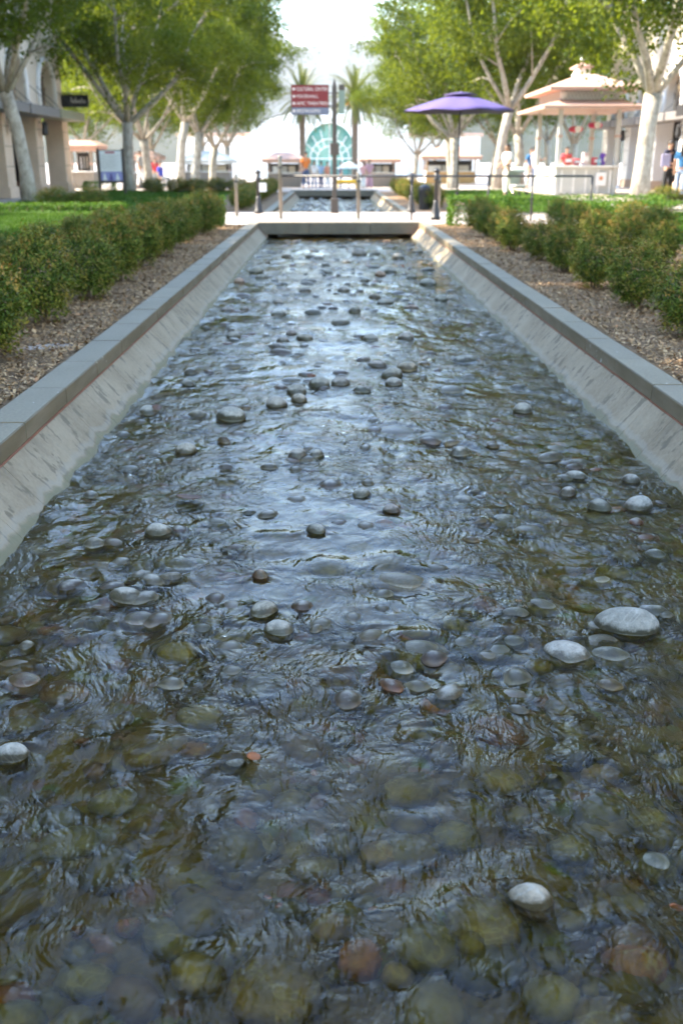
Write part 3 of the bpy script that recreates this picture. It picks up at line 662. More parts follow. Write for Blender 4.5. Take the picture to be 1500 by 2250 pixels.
fallen_leaf(415, 1096, .085, WATER_Z + .022, MT['brownleaf'], 'dark curled leaf lying over a boulder at left', 1.4, .5)
fallen_leaf(345, 897, .06, WATER_Z + .035, MT['brownleaf'], 'brown leaf on the dark stone against the left wall', .5, .5)
fallen_leaf(278, 2029, .015, WATER_Z - .004, MT['orangeleaf'], 'small orange leaf drifting at the lower left', .3)
fallen_leaf(818, 2001, .015, WATER_Z - .004, MT['orangeleaf'], 'small orange leaf drifting at the bottom centre', 1.9)
fallen_leaf(588, 1972, .014, WATER_Z - .004, MT['orangeleaf'], 'small orange leaf, left one of a drifting pair', 1.1)
fallen_leaf(613, 1990, .013, WATER_Z - .004, MT['orangeleaf'], 'small orange leaf, right one of a drifting pair', 2.5)
fallen_leaf(690, 1700, .022, WATER_Z - .004, MT['orangeleaf'], 'rust coloured leaf drifting below the centre', .2)
fallen_leaf(1486, 1995, .022, WATER_Z - .004, MT['orangeleaf'], 'orange leaf at the right edge near the bottom', 1.2)

# ------------------------------------------------------------------ vegetation
def leaf_quads(c, size, tone, up=.25, aspect=.55, extra=None, dirs=None, nrm=None):
    """c (n,3) leaf places -> folded diamond leaves"""
    n = len(c); d = rng.normal(size=(n, 3)) if dirs is None else dirs + .6 * rng.normal(size=(n, 3)); d[:, 2] += up
    d /= np.linalg.norm(d, axis=1)[:, None]
    t = rng.normal(size=(n, 3)) if nrm is None else nrm + .45 * rng.normal(size=(n, 3))
    if nrm is not None: d -= t * ((d * t).sum(1) / (t * t).sum(1))[:, None] * .85; d /= np.linalg.norm(d, axis=1)[:, None]
    s = np.cross(d, t); s /= np.linalg.norm(s, axis=1)[:, None] + 1e-9; nn = np.cross(s, d)
    L = (size * rng.uniform(.65, 1.25, n))[:, None]; W = L * aspect * .5
    v = np.empty((n, 4, 3)); v[:, 0] = c - d * L * .5; v[:, 1] = c - d * L * .08 + s * W + nn * W * .25; v[:, 2] = c + d * L * .5; v[:, 3] = c - d * L * .08 - s * W + nn * W * .25
    at = {'tone': np.repeat(np.clip(tone, 0, 1), 4)}
    for k, a in (extra or {}).items(): at[k] = np.repeat(np.clip(a, 0, 1), 4)
    return v.reshape(-1, 3), np.arange(4 * n).reshape(-1, 4), at

def make_tree(seed, height=9.0, fork=2.5, spread=3.3, lean=(0, 0), r0=.21, clumps=185, per=230, limbs=None, bottom=3.3, leaf=.14):
    """returns (trunk mesh, crown mesh): trunk with limbs and twigs, crown of leaf clumps round the twig ends"""
    rs = random.Random(seed); nr = np.random.default_rng(seed); m = MB()
    fk = Vector((lean[0], lean[1], fork)); pts = [Vector((0, 0, -.15)), Vector((lean[0] * .1 + rs.uniform(-.04, .04), lean[1] * .1, fork * .3)), Vector((lean[0] * .5 + rs.uniform(-.06, .06), lean[1] * .5, fork * .68)), fk]
    m.tube(pts, [r0 * 1.35, r0 * 1.02, r0 * .95, r0 * 1.0], 10)
    ends = []
    L = limbs or [(2 * math.pi * i / 5 + rs.uniform(-.4, .4), rs.uniform(.45, .95), rs.uniform(.42, .62)) for i in range(5)]
    for az, out, rr in L:
        top = Vector((math.cos(az) * spread * out, math.sin(az) * spread * out, rs.uniform(.55, .85) * height)); a = fk - Vector((0, 0, .12))
        mid = a.lerp(top, .5) + Vector((math.cos(az) * .25, math.sin(az) * .25, -.35 + rs.uniform(-.2, .2)))
        q1 = a.lerp(mid, .5) + Vector((rs.uniform(-.1, .1), rs.uniform(-.1, .1), 0)); q2 = mid.lerp(top, .55) + Vector((rs.uniform(-.2, .2), rs.uniform(-.2, .2), .1))
        path = [a, q1, mid, q2, top]; m.tube(path, [r0 * rr, r0 * rr * .85, r0 * rr * .66, r0 * rr * .4, .02], 8)
        for j in range(6):
            s = path[1 + j % 4].lerp(path[min(4, 2 + j % 4)], rs.random()); az2 = az + rs.uniform(-1.5, 1.5)
            e = s + Vector((math.cos(az2) * rs.uniform(.7, 1.7), math.sin(az2) * rs.uniform(.7, 1.7), rs.uniform(-.1, 1.4)))
            m.tube([s, s.lerp(e, .5) + Vector((0, 0, .12)), e], [r0 * .2, r0 * .13, .012], 5); ends.append(e)
        ends.append(top)
    trunk = m.mesh('trunk', True); trunk.materials.append(MT['bark'])
    cs, tn = [], []
    for k in range(clumps):
        if k < len(ends): c = np.array(ends[k]); 
        else:
            th = nr.uniform(0, 2 * np.pi); ph = nr.uniform(-1, 1); rad = nr.uniform(.35, 1) ** .5
            c = np.array([math.cos(th) * math.sqrt(1 - ph * ph) * spread * rad + lean[0], math.sin(th) * math.sqrt(1 - ph * ph) * spread * rad + lean[1], (bottom + height) / 2 + ph * (height - bottom) / 2 * rad])
            c[:2] *= 1 + .16 * math.sin(3 * th + seed) ; c[2] += .35 * math.sin(2 * th + seed * 1.7)
        if c[2] < bottom - .5: continue
        k2 = int(per * nr.uniform(.5, 1.5)); sp = nr.uniform(.24, .55)
        pts_ = nr.normal(size=(k2, 3)) * np.array([sp, sp, sp * .6]) + c
        cs.append(pts_); tn.append(np.full(k2, nr.uniform(.0, .95)) + nr.normal(0, .16, k2))
    c = np.concatenate(cs); t = np.concatenate(tn)
    v, q, at = leaf_quads(c, leaf, t, up=-.15, aspect=.55); crown = np_mesh('crown', v, q, attrs=at); crown.materials.append(MT['elm'])
    return trunk, crown
TREES = [make_tree(11, 10.8, 2.5, 4.1, (.1, 0), .21, limbs=[(3.5, .95, .5), (2.75, .75, .55), (1.6, .35, .6), (.25, .85, .55), (4.8, .6, .5), (1.0, .6, .4)]),
         make_tree(12, 10.4, 2.9, 3.9, (-.35, .1), .19, bottom=4.3), make_tree(13, 11.0, 2.7, 4.3, (.3, -.1), .22), make_tree(14, 10.4, 2.2, 4.0, (-.1, .2), .20)]
def tree(x, y, variant, rz, scale, label, group='elm trees lining the channel gardens', zs=1.0):
    if y > 20: y = (y - .37) / math.cos(PITCH)             # given as camera depth
    e = empty('elm_tree', (x, y, gz(y) if y > 43 else -.02), rz, label, 'tree', group); e.scale = (scale, scale, scale * zs)
    link_mesh('trunk', TREES[variant][0], None, e); link_mesh('crown', TREES[variant][1], None, e); return e
# the rows: nearest trees stand outside the frame, shade the near water and show in its reflections
T = tree
T(-8.5, 28.3, 1, .5, 1.0, 'leaning mottled tree in front of the left arcade columns')
T(-7.75, 38.5, 0, 0.0, 1.0, 'large many-limbed tree right of the information board')
T(-8.25, 45.5, 3, 2.2, .95, 'straight grey tree just behind the many-limbed one at left')
T(-7.9, 52.5, 1, 3.6, 1.15, 'thin leaning tree, third behind the information board')
T(-7.7, 57.0, 2, .9, 1.15, 'pale stout tree beside the thin leaning one at left')
T(-7.6, 64.0, 3, 4.4, 1.15, 'forked tree farthest but one in the left row')
T(-8.6, 84.0, 0, 1.9, 1.15, 'sunlit tree at the far end of the left row')
T(8.55, 27.6, 2, 1.3, 1.05, 'big white-trunked tree at right beside the dark shop awning')
T(7.5, 45.0, 1, 3.1, 1.15, 'leaning white-trunked tree left of the big grey kiosk')
T(9.4, 49.5, 3, .4, 1.15, 'tree with pale trunk rising behind the woman in white')
T(7.2, 58.0, 0, 2.4, 1.15, 'bright forked tree behind the purple umbrella')
T(8.0, 66.0, 2, 4.0, 1.12, 'slim sunlit tree right of the umbrella pole')
T(6.4, 76.0, 3, 5.1, 1.0, 'pale sunlit tree at the far end of the right row')
T(-8.2, 15.6, 2, 4.1, 1.2, 'tree left of the near channel outside the picture', 'trees beside the camera')
T(-8.4, 6.0, 0, 2.7, 1.2, 'tree to the left of the camera', 'trees beside the camera')
T(8.8, 16.0, 0, 5.6, 1.2, 'tree right of the near channel outside the picture', 'trees beside the camera')
T(8.9, 6.5, 2, 1.1, 1.2, 'tree to the right of the camera', 'trees beside the camera')
for k, (x, y, v, s, lab) in enumerate([(-15, 60, 2, 1.0, 'yellow-lit tree glowing behind the left arcade'), (-12.5, 70, 0, 1.0, 'tree filling the gap behind the left kiosk roof'), (-18, 78, 3, 1.1, 'dense tree far behind the left arcade'),
        (-11, 84, 1, 1.0, 'distant tree left of the white hall'), (13.5, 62, 1, 1.0, 'tree behind the grey kiosk roof'), (12, 74, 2, 1.05, 'distant sunlit tree between kiosk and umbrella'), (17, 70, 0, 1.15, 'tall tree behind the right arcade'), (9.0, 88, 1, .95, 'distant pale tree right of the white hall')]):
    T(x, y, v, k * 1.3, s, lab, 'background trees')

# shrubs
def make_shrub(seed, sprigs=210, per=34, fill=2600):
    nr = np.random.default_rng(seed); RX, RZ, CZ = .33, .30, .315
    ph = np.arccos(1 - 1.85 * (np.arange(sprigs) + .5) / sprigs); th = np.arange(sprigs) * 2.39996 + seed
    D = np.stack([np.sin(ph) * np.cos(th), np.sin(ph) * np.sin(th), np.cos(ph)], -1) + .10 * nr.normal(size=(sprigs, 3)); D /= np.linalg.norm(D, axis=1)[:, None]
    P_, T_, H_, Dr, Nr = [], [], [], [], []
    for d in D:
        top = max(d[2], 0); ln = nr.uniform(.90, 1.12) + (nr.uniform(0, .22) if nr.uniform() < .25 + .4 * top else 0)
        ax = d + np.array([0, 0, .55]); ax /= np.linalg.norm(ax); base = d * np.array([RX, RX, RZ]) * .66 + np.array([0, 0, CZ]); tipp = d * np.array([RX, RX, RZ]) * ln + np.array([0, 0, CZ + .02 * top])
        hot = nr.uniform(0, 1) ** 1.5 * (1.0 if d[2] > .25 else .45); tone = nr.uniform(.15, .75)
        t = nr.uniform(0, 1, per) ** .8; p = base + (tipp - base) * t[:, None] + nr.normal(size=(per, 3)) * (.020 + .014 * (1 - t))[:, None]
        P_.append(p); T_.append(tone + .22 * nr.normal(size=per) + .15 * t); H_.append(hot * np.clip(t * 1.5 - .45, 0, 1)); Dr.append(np.repeat(ax[None], per, 0)); Nr.append(np.repeat((d * .5 + np.array([0, 0, .8]))[None], per, 0))
    q = nr.normal(size=(fill, 3)); q /= np.linalg.norm(q, axis=1)[:, None]; pf = q * (nr.uniform(.2, .85, fill) ** .6)[:, None] * np.array([RX, RX, RZ]) + np.array([0, 0, CZ])
    P_.append(pf); T_.append(nr.uniform(.1, .6, fill)); H_.append(np.zeros(fill)); Dr.append(q); Nr.append(q * .4 + np.array([0, 0, .6]))
    p = np.concatenate(P_); p[:, :2] *= np.clip(.84 + .45 * p[:, 2], .7, 1)[:, None]; p[:, 2] = np.clip(p[:, 2], .02, None)
    v, q4, at = leaf_quads(p, .030, np.concatenate(T_), up=.2, aspect=.5, extra={'tip': np.concatenate(H_)}, dirs=np.concatenate(Dr), nrm=np.concatenate(Nr))
    me = np_mesh('foliage', v, q4, attrs=at); me.materials.append(MT['shrub']); m = MB()
    for k in range(6):
        a = k * 1.05 + nr.uniform(-.2, .2); m.tube([(.03 * math.cos(a), .03 * math.sin(a), -.03), (.09 * math.cos(a), .09 * math.sin(a), .22), (.17 * math.cos(a), .17 * math.sin(a), .44)], [.011, .008, .004], 5)
    sm = m.mesh('stems', True); sm.materials.append(MT['stem']); return me, sm
SHRUBS = [make_shrub(50 + k) for k in range(5)]
ORD = ['nearest', 'second', 'third', 'fourth', 'fifth', 'sixth', 'seventh', 'eighth', 'ninth', 'tenth', 'eleventh', 'twelfth', 'thirteenth', 'fourteenth', 'fifteenth']
_sk = 0
def shrub(x, y, s, sz, label, group):
    global _sk; _sk += 1
    e = empty('shrub', (x, y, -.015), random.uniform(0, 6.28), label, 'shrub', group); e.scale = (s, s, sz)
    link_mesh('foliage', SHRUBS[_sk % 5][0], None, e); link_mesh('stems', SHRUBS[_sk % 5][1], None, e)
def row(xs, ys, s, desc, group, jit=.06):
    for k, y in enumerate(ys):
        x = xs(y) if callable(xs) else xs
        f = random.uniform(.93, 1.08)
        shrub(x + random.uniform(-jit, jit), y + random.uniform(-jit, jit), s[0] * f, s[1] * random.uniform(.92, 1.1), f'bronze-tipped green shrub, {ORD[k]} from the front {desc}', group)
row(-2.10, [4.5, 5.85, 7.3, 8.65, 10.0, 11.3, 12.6, 13.9, 15.2, 16.5, 17.6], (.80, .98), 'in the row nearest the left coping', 'left front row of shrubs')
row(-3.55, [9.2 + 1.8 * k for k in range(5)], (.80, .62), 'in the second row left of the channel', 'left second row of shrubs')
row(2.42, [6.7, 8.05, 9.4, 10.75, 12.1, 13.4, 14.7, 16.0, 17.2], (.72, .80), 'in the row nearest the right coping', 'right front row of shrubs')
row(3.75, [7.4, 8.8, 10.2, 11.6, 13.0, 14.4, 15.8, 17.2], (.72, .80), 'in the second row right of the channel', 'right second row of shrubs')
row(4.95, [11.0, 13.4, 15.6, 17.4], (.85, .80), 'in the back row right of the channel', 'right back row of shrubs', .15)
row(-2.2, [25.2 + 1.15 * k for k in range(13)], (1.0, .85), 'in the left row along the second channel', 'left row along the second channel')
row(2.5, [25.2 + 1.15 * k for k in range(13)], (1.0, .85), 'in the right row along the second channel', 'right row along the second channel')
for k, (x, y, lab) in enumerate([(-9.0, 21.4, 'shrub at the foot of the leaning tree, left one'), (-8.2, 21.8, 'shrub at the foot of the leaning tree, middle one'), (-7.5, 22.0, 'shrub at the foot of the leaning tree, right one'), (-6.5, 24.6, 'low shrub in front of the information board, left one'), (-5.7, 24.8, 'low shrub in front of the information board, right one'),
        (-6.4, 38.0, 'shrub just right of the many-limbed tree'), (-5.6, 38.4, 'second shrub right of the many-limbed tree'), (-4.9, 38.2, 'third shrub right of the many-limbed tree'), (-4.2, 38.7, 'fourth shrub right of the many-limbed tree'), (-3.4, 38.4, 'fifth shrub right of the many-limbed tree'),
        (8.1, 25.2, 'yellow-lit shrub left of the big white-trunked tree'), (8.9, 25.0, 'yellow-lit shrub in front of the big white-trunked tree'), (9.7, 24.7, 'yellow-lit shrub below the man in navy'), (8.0, 21.6, 'yellow-lit shrub at the right picture edge')]):
    shrub(x, y, 1.35, .85, lab, 'shrubs by the trees')

# clipped hedges
def hedge(x0, x1, y0, y1, h, n, label):
    e = empty('clipped_hedge', ((x0 + x1) / 2, (y0 + y1) / 2, -.015), 0, label, 'hedge', 'clipped box hedges'); w, d = (x1 - x0) / 2, (y1 - y0) / 2
    p = rng.uniform(-1, 1, (n, 3)); f = rng.integers(0, 5, n)
    for k, (ax, sg) in enumerate([(0, -1), (0, 1), (1, -1), (1, 1), (2, 1)]): s = f == k; p[s, ax] = sg * (1 - np.abs(rng.normal(0, .10, s.sum())))
    p *= np.array([w, d, h / 2]); p[:, 2] += h / 2; p += .02 * rng.normal(size=p.shape); p[:, 2] = np.clip(p[:, 2] + .03 * perlin(p[:, 0] * 3, p[:, 1] * 3, 3), .02, None)
    v, q, at = leaf_quads(p, .045, .5 + .35 * rng.normal(size=n) + .3 * perlin(p[:, 0] * 2, p[:, 1] * 2 + p[:, 2] * 2, 8), up=.5, aspect=.6)
    link_mesh('foliage', np_mesh('foliage', v, q, attrs=at), MT['box'], e)
    m = MB(); nk = max(3, int(max(w, d) * 5))
    for k in range(nk):
        t = (k + .5) / nk * 2 - 1; x = t * w * .9 if w > d else random.uniform(-.1, .1); y = t * d * .9 if d >= w else random.uniform(-.1, .1)
        m.tube([(x, y, -.03), (x + random.uniform(-.05, .05), y, h * .75)], [.014, .006], 5)
    tag(m.build('stems', MT['stem'], e, True), kind='stuff')
hedge(-2.55, -1.95, 18.3, 19.25, .50, 3500, 'small clipped hedge block where the left coping meets the footbridge')
hedge(2.15, 2.95, 18.6, 19.25, .50, 3500, 'small clipped hedge block where the right coping meets the footbridge')
hedge(4.6, 7.9, 18.3, 19.2, .42, 9000, 'long low clipped hedge along the footpath at right')
hedge(6.2, 7.4, 13.6, 14.6, .42, 5000, 'bright green clipped hedge in the middle of the right garden')
hedge(-8.6, -4.6, 22.9, 23.6, .22, 7000, 'low clipped hedge edging the left lawn')
hedge(-9.6, -8.4, 40.6, 41.4, .35, 2500, 'small dark hedge below the left kiosk counter')
hedge(3.8, 7.4, 22.9, 23.7, .38, 7000, 'clipped hedge edging the sunlit lawn at right')

# date palms before the white hall
def palm(x, y, h, label, seed):
    nr = random.Random(seed); e = empty('palm_tree', (x, y, gz(y)), 0, label, 'palm tree', 'palms before the white hall'); m = MB()
    prof = [(.34, -.1), (.30, .3)] + [(.25 + (.025 if k % 2 else 0), .5 + (h - 1.1) * k / 16) for k in range(17)] + [(.34, h - .45), (.36, h - .15), (.2, h + .1)]
    m.lathe(prof, n=12); m.build('trunk', MT['palmbark'], e, True)
    V, Q, Tn = [], [], []
    for k in range(95):
        az = nr.uniform(0, 6.283); el = math.radians(nr.choice([80, 62, 45, 28, 10, -12, -28]) + nr.uniform(-8, 8)); L = nr.uniform(2.5, 3.3); p = Vector((0, 0, h)); seg = 9
        d = Vector((math.cos(az) * math.cos(el), math.sin(az) * math.cos(el), math.sin(el))); tone = nr.uniform(.2, .9) - (.15 if el < 0 else 0)
        for s in range(seg):
            side = d.cross(Vector((0, 0, 1))); side = side.normalized() if side.length > .05 else Vector((1, 0, 0)); up = side.cross(d)
            for sg in (-1, 1):
                for sub in range(2):
                    b = p + d * (L / seg) * (sub * .5); ll = .42 * (1 - .55 * s / seg) * (.6 if s == 0 else 1)
                    tipv = b + (side * sg * .8 + d * .75 + up * .28).normalized() * ll; n0 = len(V)
                    V += [b - d * .07, b + d * .08, tipv]; Q.append((n0, n0 + 1, n0 + 2)); Tn += [tone] * 3
            n0 = len(V); q = p + d * (L / seg); V += [p - side * .016, p + side * .016, q]; Q.append((n0, n0 + 1, n0 + 2)); Tn += [.8] * 3
            p = q; d = (d + Vector((0, 0, -.13))).normalized()
    me = np_mesh('fronds', np.array([tuple(v) for v in V]), np.array(Q), attrs={'tone': np.array(Tn)}); link_mesh('fronds', me, MT['palm'], e)
    for k in range(4):
        a = k * 1.6 + .3; m = MB()
        for j in range(7):
            aa = a + nr.uniform(-.3, .3); m.tube([(0, 0, h - .05), (.4 * math.cos(aa), .4 * math.sin(aa), h + .12), (.75 * math.cos(aa), .75 * math.sin(aa), h - .35 - .1 * nr.random())], [.012, .02, .05], 5)
        m.build('fruit_cluster', MT['palmfruit'], e, True)
palm(PX(665, 86), 90.8, 6.5, 'left palm of the pair, half hidden by the red signboard', 1)
palm(PX(779, 86), 90.8, 6.6, 'right palm of the pair before the white hall', 2)

# ------------------------------------------------------------------ placing helpers for things further off
def D2Y(d, z=0.0): return (d - (CAMZ - z) * math.sin(PITCH)) / math.cos(PITCH)
def PY(px, py, y):
    v = ray(px, py); t = y / v.y; return Vector((v.x * t, y, CAMZ + v.z * t))
def AT(px, d): return PX(px, d), D2Y(d)
def text_mesh(s, size, extrude=.002):
    c = bpy.data.curves.new('t', 'FONT'); c.body = s; c.size = size; c.extrude = extrude
    o = bpy.data.objects.new('t', c); col.objects.link(o); dg = bpy.context.evaluated_depsgraph_get(); me = bpy.data.meshes.new_from_object(o.evaluated_get(dg))
    bpy.data.objects.remove(o); return me
def text_on(s, size, x, z, y, mat, parent, name='lettering', maxw=None):
    me = text_mesh(s, size); w = max(v.co.x for v in me.vertices); k = min(1, maxw / w) if maxw else 1
    return link_mesh(name, me, mat, parent, (x, y, z), (R(90), 0, 0), (k, 1, 1))

# ------------------------------------------------------------------ arcaded shop buildings
def arch_pts(r, n=18): return [(r * math.cos(math.pi * (1 - k / n)), r * math.sin(math.pi * (1 - k / n))) for k in range(n + 1)]
def arcade(name, side, X, ys, height, mats, label, can_z=(2.53, 2.83), spring=3.45, ar=1.0, canopy_mats=None, depth=7.0, niche=True):
    """facade plane at x = X facing the channel (side=-1: building on the left, +1: on the right); local frame: u = along y, w = outwards"""
    e = empty(name, (X, ys[0], gz(ys[0])), 0, label, 'building'); o = -side          # o: outward direction (+1 to the right for the left building)
    y0 = ys[0]; S = lambda m, n, mt, **k: m.build(n, mt, e, **k)
    wall, colm, trim, glass = mats
    L = ys[-1] - y0
    for i, yc in enumerate(ys):                                                       # columns with base and cap
        m = MB(); u = yc - y0
        m.box(*sorted((-o * .55, o * .14)), u - .42, u + .42, .0, can_z[0] + .30)
        c = m.build('column', colm, e, bevel=.015)
        MB().box(*sorted((-o * .5, o * .20)), u - .47, u + .47, -.02, .34).build('plinth', MT['sandstone'], c, bevel=.01)
        for z in (.95, 1.55, 2.15): MB().box(*sorted((o * .138, o * .1435)), u - .42, u + .42, z, z + .015).build('joint', MT['dark'], c)
    top = height; zb = can_z[0] + .30
    for i in range(len(ys) - 1):
        a, b = ys[i] - y0, ys[i + 1] - y0; uc = (a + b) / 2; hw = (b - a) / 2; m = MB()
        ap = arch_pts(ar); g = 0.002
        V = []; F = []
        for (pu, pz) in ap: V.append((0, uc + pu, spring + pz)); 
        n = len(ap)
        for (pu, pz) in ap:                                                           # matching points on the panel's rim
            k = max(abs(pu) / ar, pz / ar); t = pu / ar / (k or 1)
            tz = (pz / ar) / (k or 1)
            V.append((0, uc + t * (hw - g), spring + tz * (top - spring)))
        for k in range(n - 1): F.append((k, k + 1, n + k + 1, n + k))
        b0 = len(V); V += [(0, uc - ar, zb), (0, uc - hw + g, zb), (0, uc + ar, zb), (0, uc + hw - g, zb)]
        F += [(0, n, b0 + 1, b0), (n - 1, b0 + 2, b0 + 3, 2 * n - 1)]
        r0 = len(V); rim = [(uc - ar, zb)] + [(uc + pu, spring + pz) for pu, pz in ap] + [(uc + ar, zb)]
        V += [(0, y, z) for y, z in rim] + [(-o * .30, y, z) for y, z in rim]; k2 = len(rim)
        for k in range(k2 - 1): F.append((r0 + k, r0 + k + 1, r0 + k2 + k + 1, r0 + k2 + k))
        m.add(V, F); S(m, 'wall_panel', wall)
        tm = MB()                                                                     # moulded archivolt and jambs
        path = [Vector((o * .04, uc - ar - .10, zb))] + [Vector((o * .04, uc + pu * (ar + .10) / ar, spring + pz * (ar + .10) / ar)) for pu, pz in ap] + [Vector((o * .04, uc + ar + .10, zb))]
        tm.tube(path, .10, 6); S(tm, 'arch_moulding', trim, smooth=True)
        w = MB(); w.add([(-o * .28, y, z) for y, z in rim], [tuple(range(k2))]); wi = S(w, 'window', glass)
        t = MB()
        for k in range(7):
            th = math.pi * (k + .5) / 7; t.tube([(-o * .25, uc, zb + .1), (-o * .25, uc + math.cos(th) * ar * .97, spring + math.sin(th) * ar * .97)], .02, 4)
        for k in (-.5, 0, .5): t.tube([(-o * .25, uc + k * ar, zb), (-o * .25, uc + k * ar, spring + .3)], .02, 4)
        t.build('tracery', MT['bronze'], wi)
        cm = (canopy_mats or [MT['awngrey']])[i % len(canopy_mats or [1])]
        c = MB().box(*sorted((o * .16, o * .95)), a + .10, b - .10, *can_z).build('canopy', cm, e, bevel=.02)
        for uu in (a + .5, b - .5): MB().tube([(o * .05, uu, can_z[1] + .75), (o * .85, uu, can_z[1] + .01)], .012, 5).build('tie_rod', MT['iron'], c)
        lm = MB().lathe([(.02, 0), (.10, .02), (.12, .10), (.09, .36), (.13, .38), (.03, .48)], (o * .34, a, 1.95), 8).build('wall_lantern', MT['iron'], e)
        MB().box(*sorted((o * .13, o * .36)), a - .012, a + .012, 2.38, 2.41).build('bracket', MT['iron'], lm)
        sf = MB().box(*sorted((-o * .95, -o * .90)), a, b, 0, zb).build('storefront', MT['shopglass'], e)
        for k in range(5):
            u = a + .45 + k * (b - a - .9) / 4; MB().box(*sorted((-o * .90, -o * .84)), u - .03, u + .03, 0, zb).build('mullion', MT['sandstone'] if k % 2 else MT['bronze'], sf)
        MB().box(*sorted((-o * .90, -o * .82)), a, b, 0, .45).build('stallriser', MT['brickred'], sf)
        MB().box(*sorted((-o * .9, -o * .05)), a + .42, b - .42, zb - .04, zb).build('soffit', wall, e)
    MB().box(*sorted((o * .002, o * .25)), -.45, L + .45, top - .02, top + .28).build('cornice', trim, e, bevel=.03)
    s = MB()                                                                           # the block behind: roof, back, ends
    s.box(*sorted((-o * .96, -o * depth)), -.44, L + .44, -.05, top + .1); S(s, 'block', wall)
    for u in (-.44, L + .02): MB().box(*sorted((-o * .955, -o * .001)), u, u + .42, zb + .002, top - .001).build('corner_pier', wall, e)
    return e
A_ys = [41.05 - 3.7 * k for k in (4, 3, 2, 1, 0)]
arcade('arcade_building', -1, -10.3, A_ys, 9.4, (MT['cream'], MT['sandstone'], MT['whitewall'], MT['tanglass']), 'pale two-storey shop arcade with arched windows at left', canopy_mats=[MT['awngrey'], MT['awngrey'], MT['awngrey'], MT['awngreen']])
arcade('arcade_building', 1, 13.4, [28.5 + 3.8 * k for k in range(7)], 7.2, (MT['cream'], MT['whitewall'], MT['whitewall'], MT['tanglass']), 'sunlit white shop arcade with arched windows at right', canopy_mats=[MT['awngrey']])
arcade('unseen_shop_building', -1, -11.5, [-20 + 4.0 * k for k in range(10)], 12.2, (MT['cream'], MT['sandstone'], MT['whitewall'], MT['tanglass']), 'unseen tall shop building added left of the camera to shade the channel', depth=10)  # out of view, added and sized to keep sun off the near channel
arcade('unseen_shop_building', 1, 13.4, [-14 + 4.0 * k for k in range(8)], 7.2, (MT['cream'], MT['whitewall'], MT['whitewall'], MT['tanglass']), 'unseen shop building added right of the camera to bounce warm sunlight')  # out of view, added so its sunlit front throws warm light leftward

# black projecting shop sign with pale script
p = PY(128, 203, 41.9)
sg = empty('projecting_sign', (-10.3, 41.3, 3.0), 0, 'black hanging shop sign with pale script lettering at left', 'sign')
m = MB().box(.02, 1.05, -.05, .05, .05, .50); b_ = m.build('board', MT['black'], sg, bevel=.01)
scr = MB()
for x0, w_, h_ in ((.38, .10, .20), (.47, .08, .11), (.55, .07, .20), (.62, .08, .10), (.70, .07, .11), (.77, .10, .17), (.87, .08, .10)):
    scr.tube([(x0, -.055, .20), (x0 + w_ * .35, -.055, .20 + h_), (x0 + w_ * .6, -.055, .22 + h_ * .5), (x0 + w_ * .7, -.055, .19), (x0 + w_ * 1.05, -.055, .23)], .011, 5)
scr.build('script_lettering', MT['signtext'], b_)
MB().tube([(-.1, 0, .55), (1.05, 0, .55)], .02, 6).build('bracket', MT['iron'], sg)
for k in range(2):   # far canopy beyond the arcade corner
    pass

# black awning on the right arcade
aw = empty('shop_awning', (13.4, 33.0, 2.6), 0, 'black sloping shop awning at the right edge', 'awning')
m = MB(); w = 2.6
m.add([(-.15, -w, .85), (-1.9, -w, .22), (-1.9, w, .22), (-.15, w, .85), (-.15, -w, .80), (-1.88, -w, .17), (-1.88, w, .17), (-.15, w, .80)], [(0, 1, 2, 3), (7, 6, 5, 4), (0, 4, 5, 1), (1, 5, 6, 2), (2, 6, 7, 3), (3, 7, 4, 0)])
m.build('canvas', MT['black'], aw)
MB().box(-1.90, -1.87, -w, w, -.10, .20).build('valance', MT['black'], aw)
for y in (-w + .05, w - .05): MB().tube([(-.1, y, .1), (-1.85, y, .12)], .02, 6).build('arm', MT['iron'], aw)

# ------------------------------------------------------------------ white hall with the teal arch
hx, hy = PX(724, 112), D2Y(112)
hall = empty('white_hall', (hx, hy, gz(hy)), 0, 'white hall with great teal arched window behind the palms', 'building')
rw, sp_ = 2.72, 3.05
W, top = 8.2, 5.6; ap = arch_pts(rw, 28); V = [(pu, 0, sp_ + pz) for pu, pz in ap]; n = len(ap)
def rim(pu, pz):
    th = math.atan2(pz, pu); k = 1 / max(abs(math.cos(th)) / W, abs(math.sin(th)) / (top - sp_)); x, z = math.cos(th) * k, math.sin(th) * k
    return (x, 0, sp_ + z + (1.6 * max(0, 1 - (x / W) ** 2) if z > .01 else 0) * min(1, z / (top - sp_)))
V += [rim(pu, pz) for pu, pz in ap]; F = [(k, k + 1, n + k + 1, n + k) for k in range(n - 1)]
b0 = len(V); V += [(-rw, 0, -.1), (-W, 0, -.1), (rw, 0, -.1), (W, 0, -.1)]; F += [(0, n, b0 + 1, b0), (n - 1, b0 + 2, b0 + 3, 2 * n - 1)]
rm = [(-rw, -.1)] + [(pu, sp_ + pz) for pu, pz in ap] + [(rw, -.1)]; r0 = len(V); k2 = len(rm)
V += [(x, 0, z) for x, z in rm] + [(x, .5, z) for x, z in rm]; F += [(r0 + k, r0 + k + 1, r0 + k2 + k + 1, r0 + k2 + k) for k in range(k2 - 1)]
MB().add(V, F).build('front_wall', MT['whitewall'], hall)
wi = MB().add([(x, .42, z) for x, z in rm], [tuple(range(k2))]).build('arched_window', MT['teal'], hall)
fr = MB()
for rr in (.52, .80): fr.tube([(-rw * rr, .38, .0)] + [(pu * rr, .38, sp_ * .62 + pz * rr) for pu, pz in ap] + [(rw * rr, .38, .0)], .055, 5)
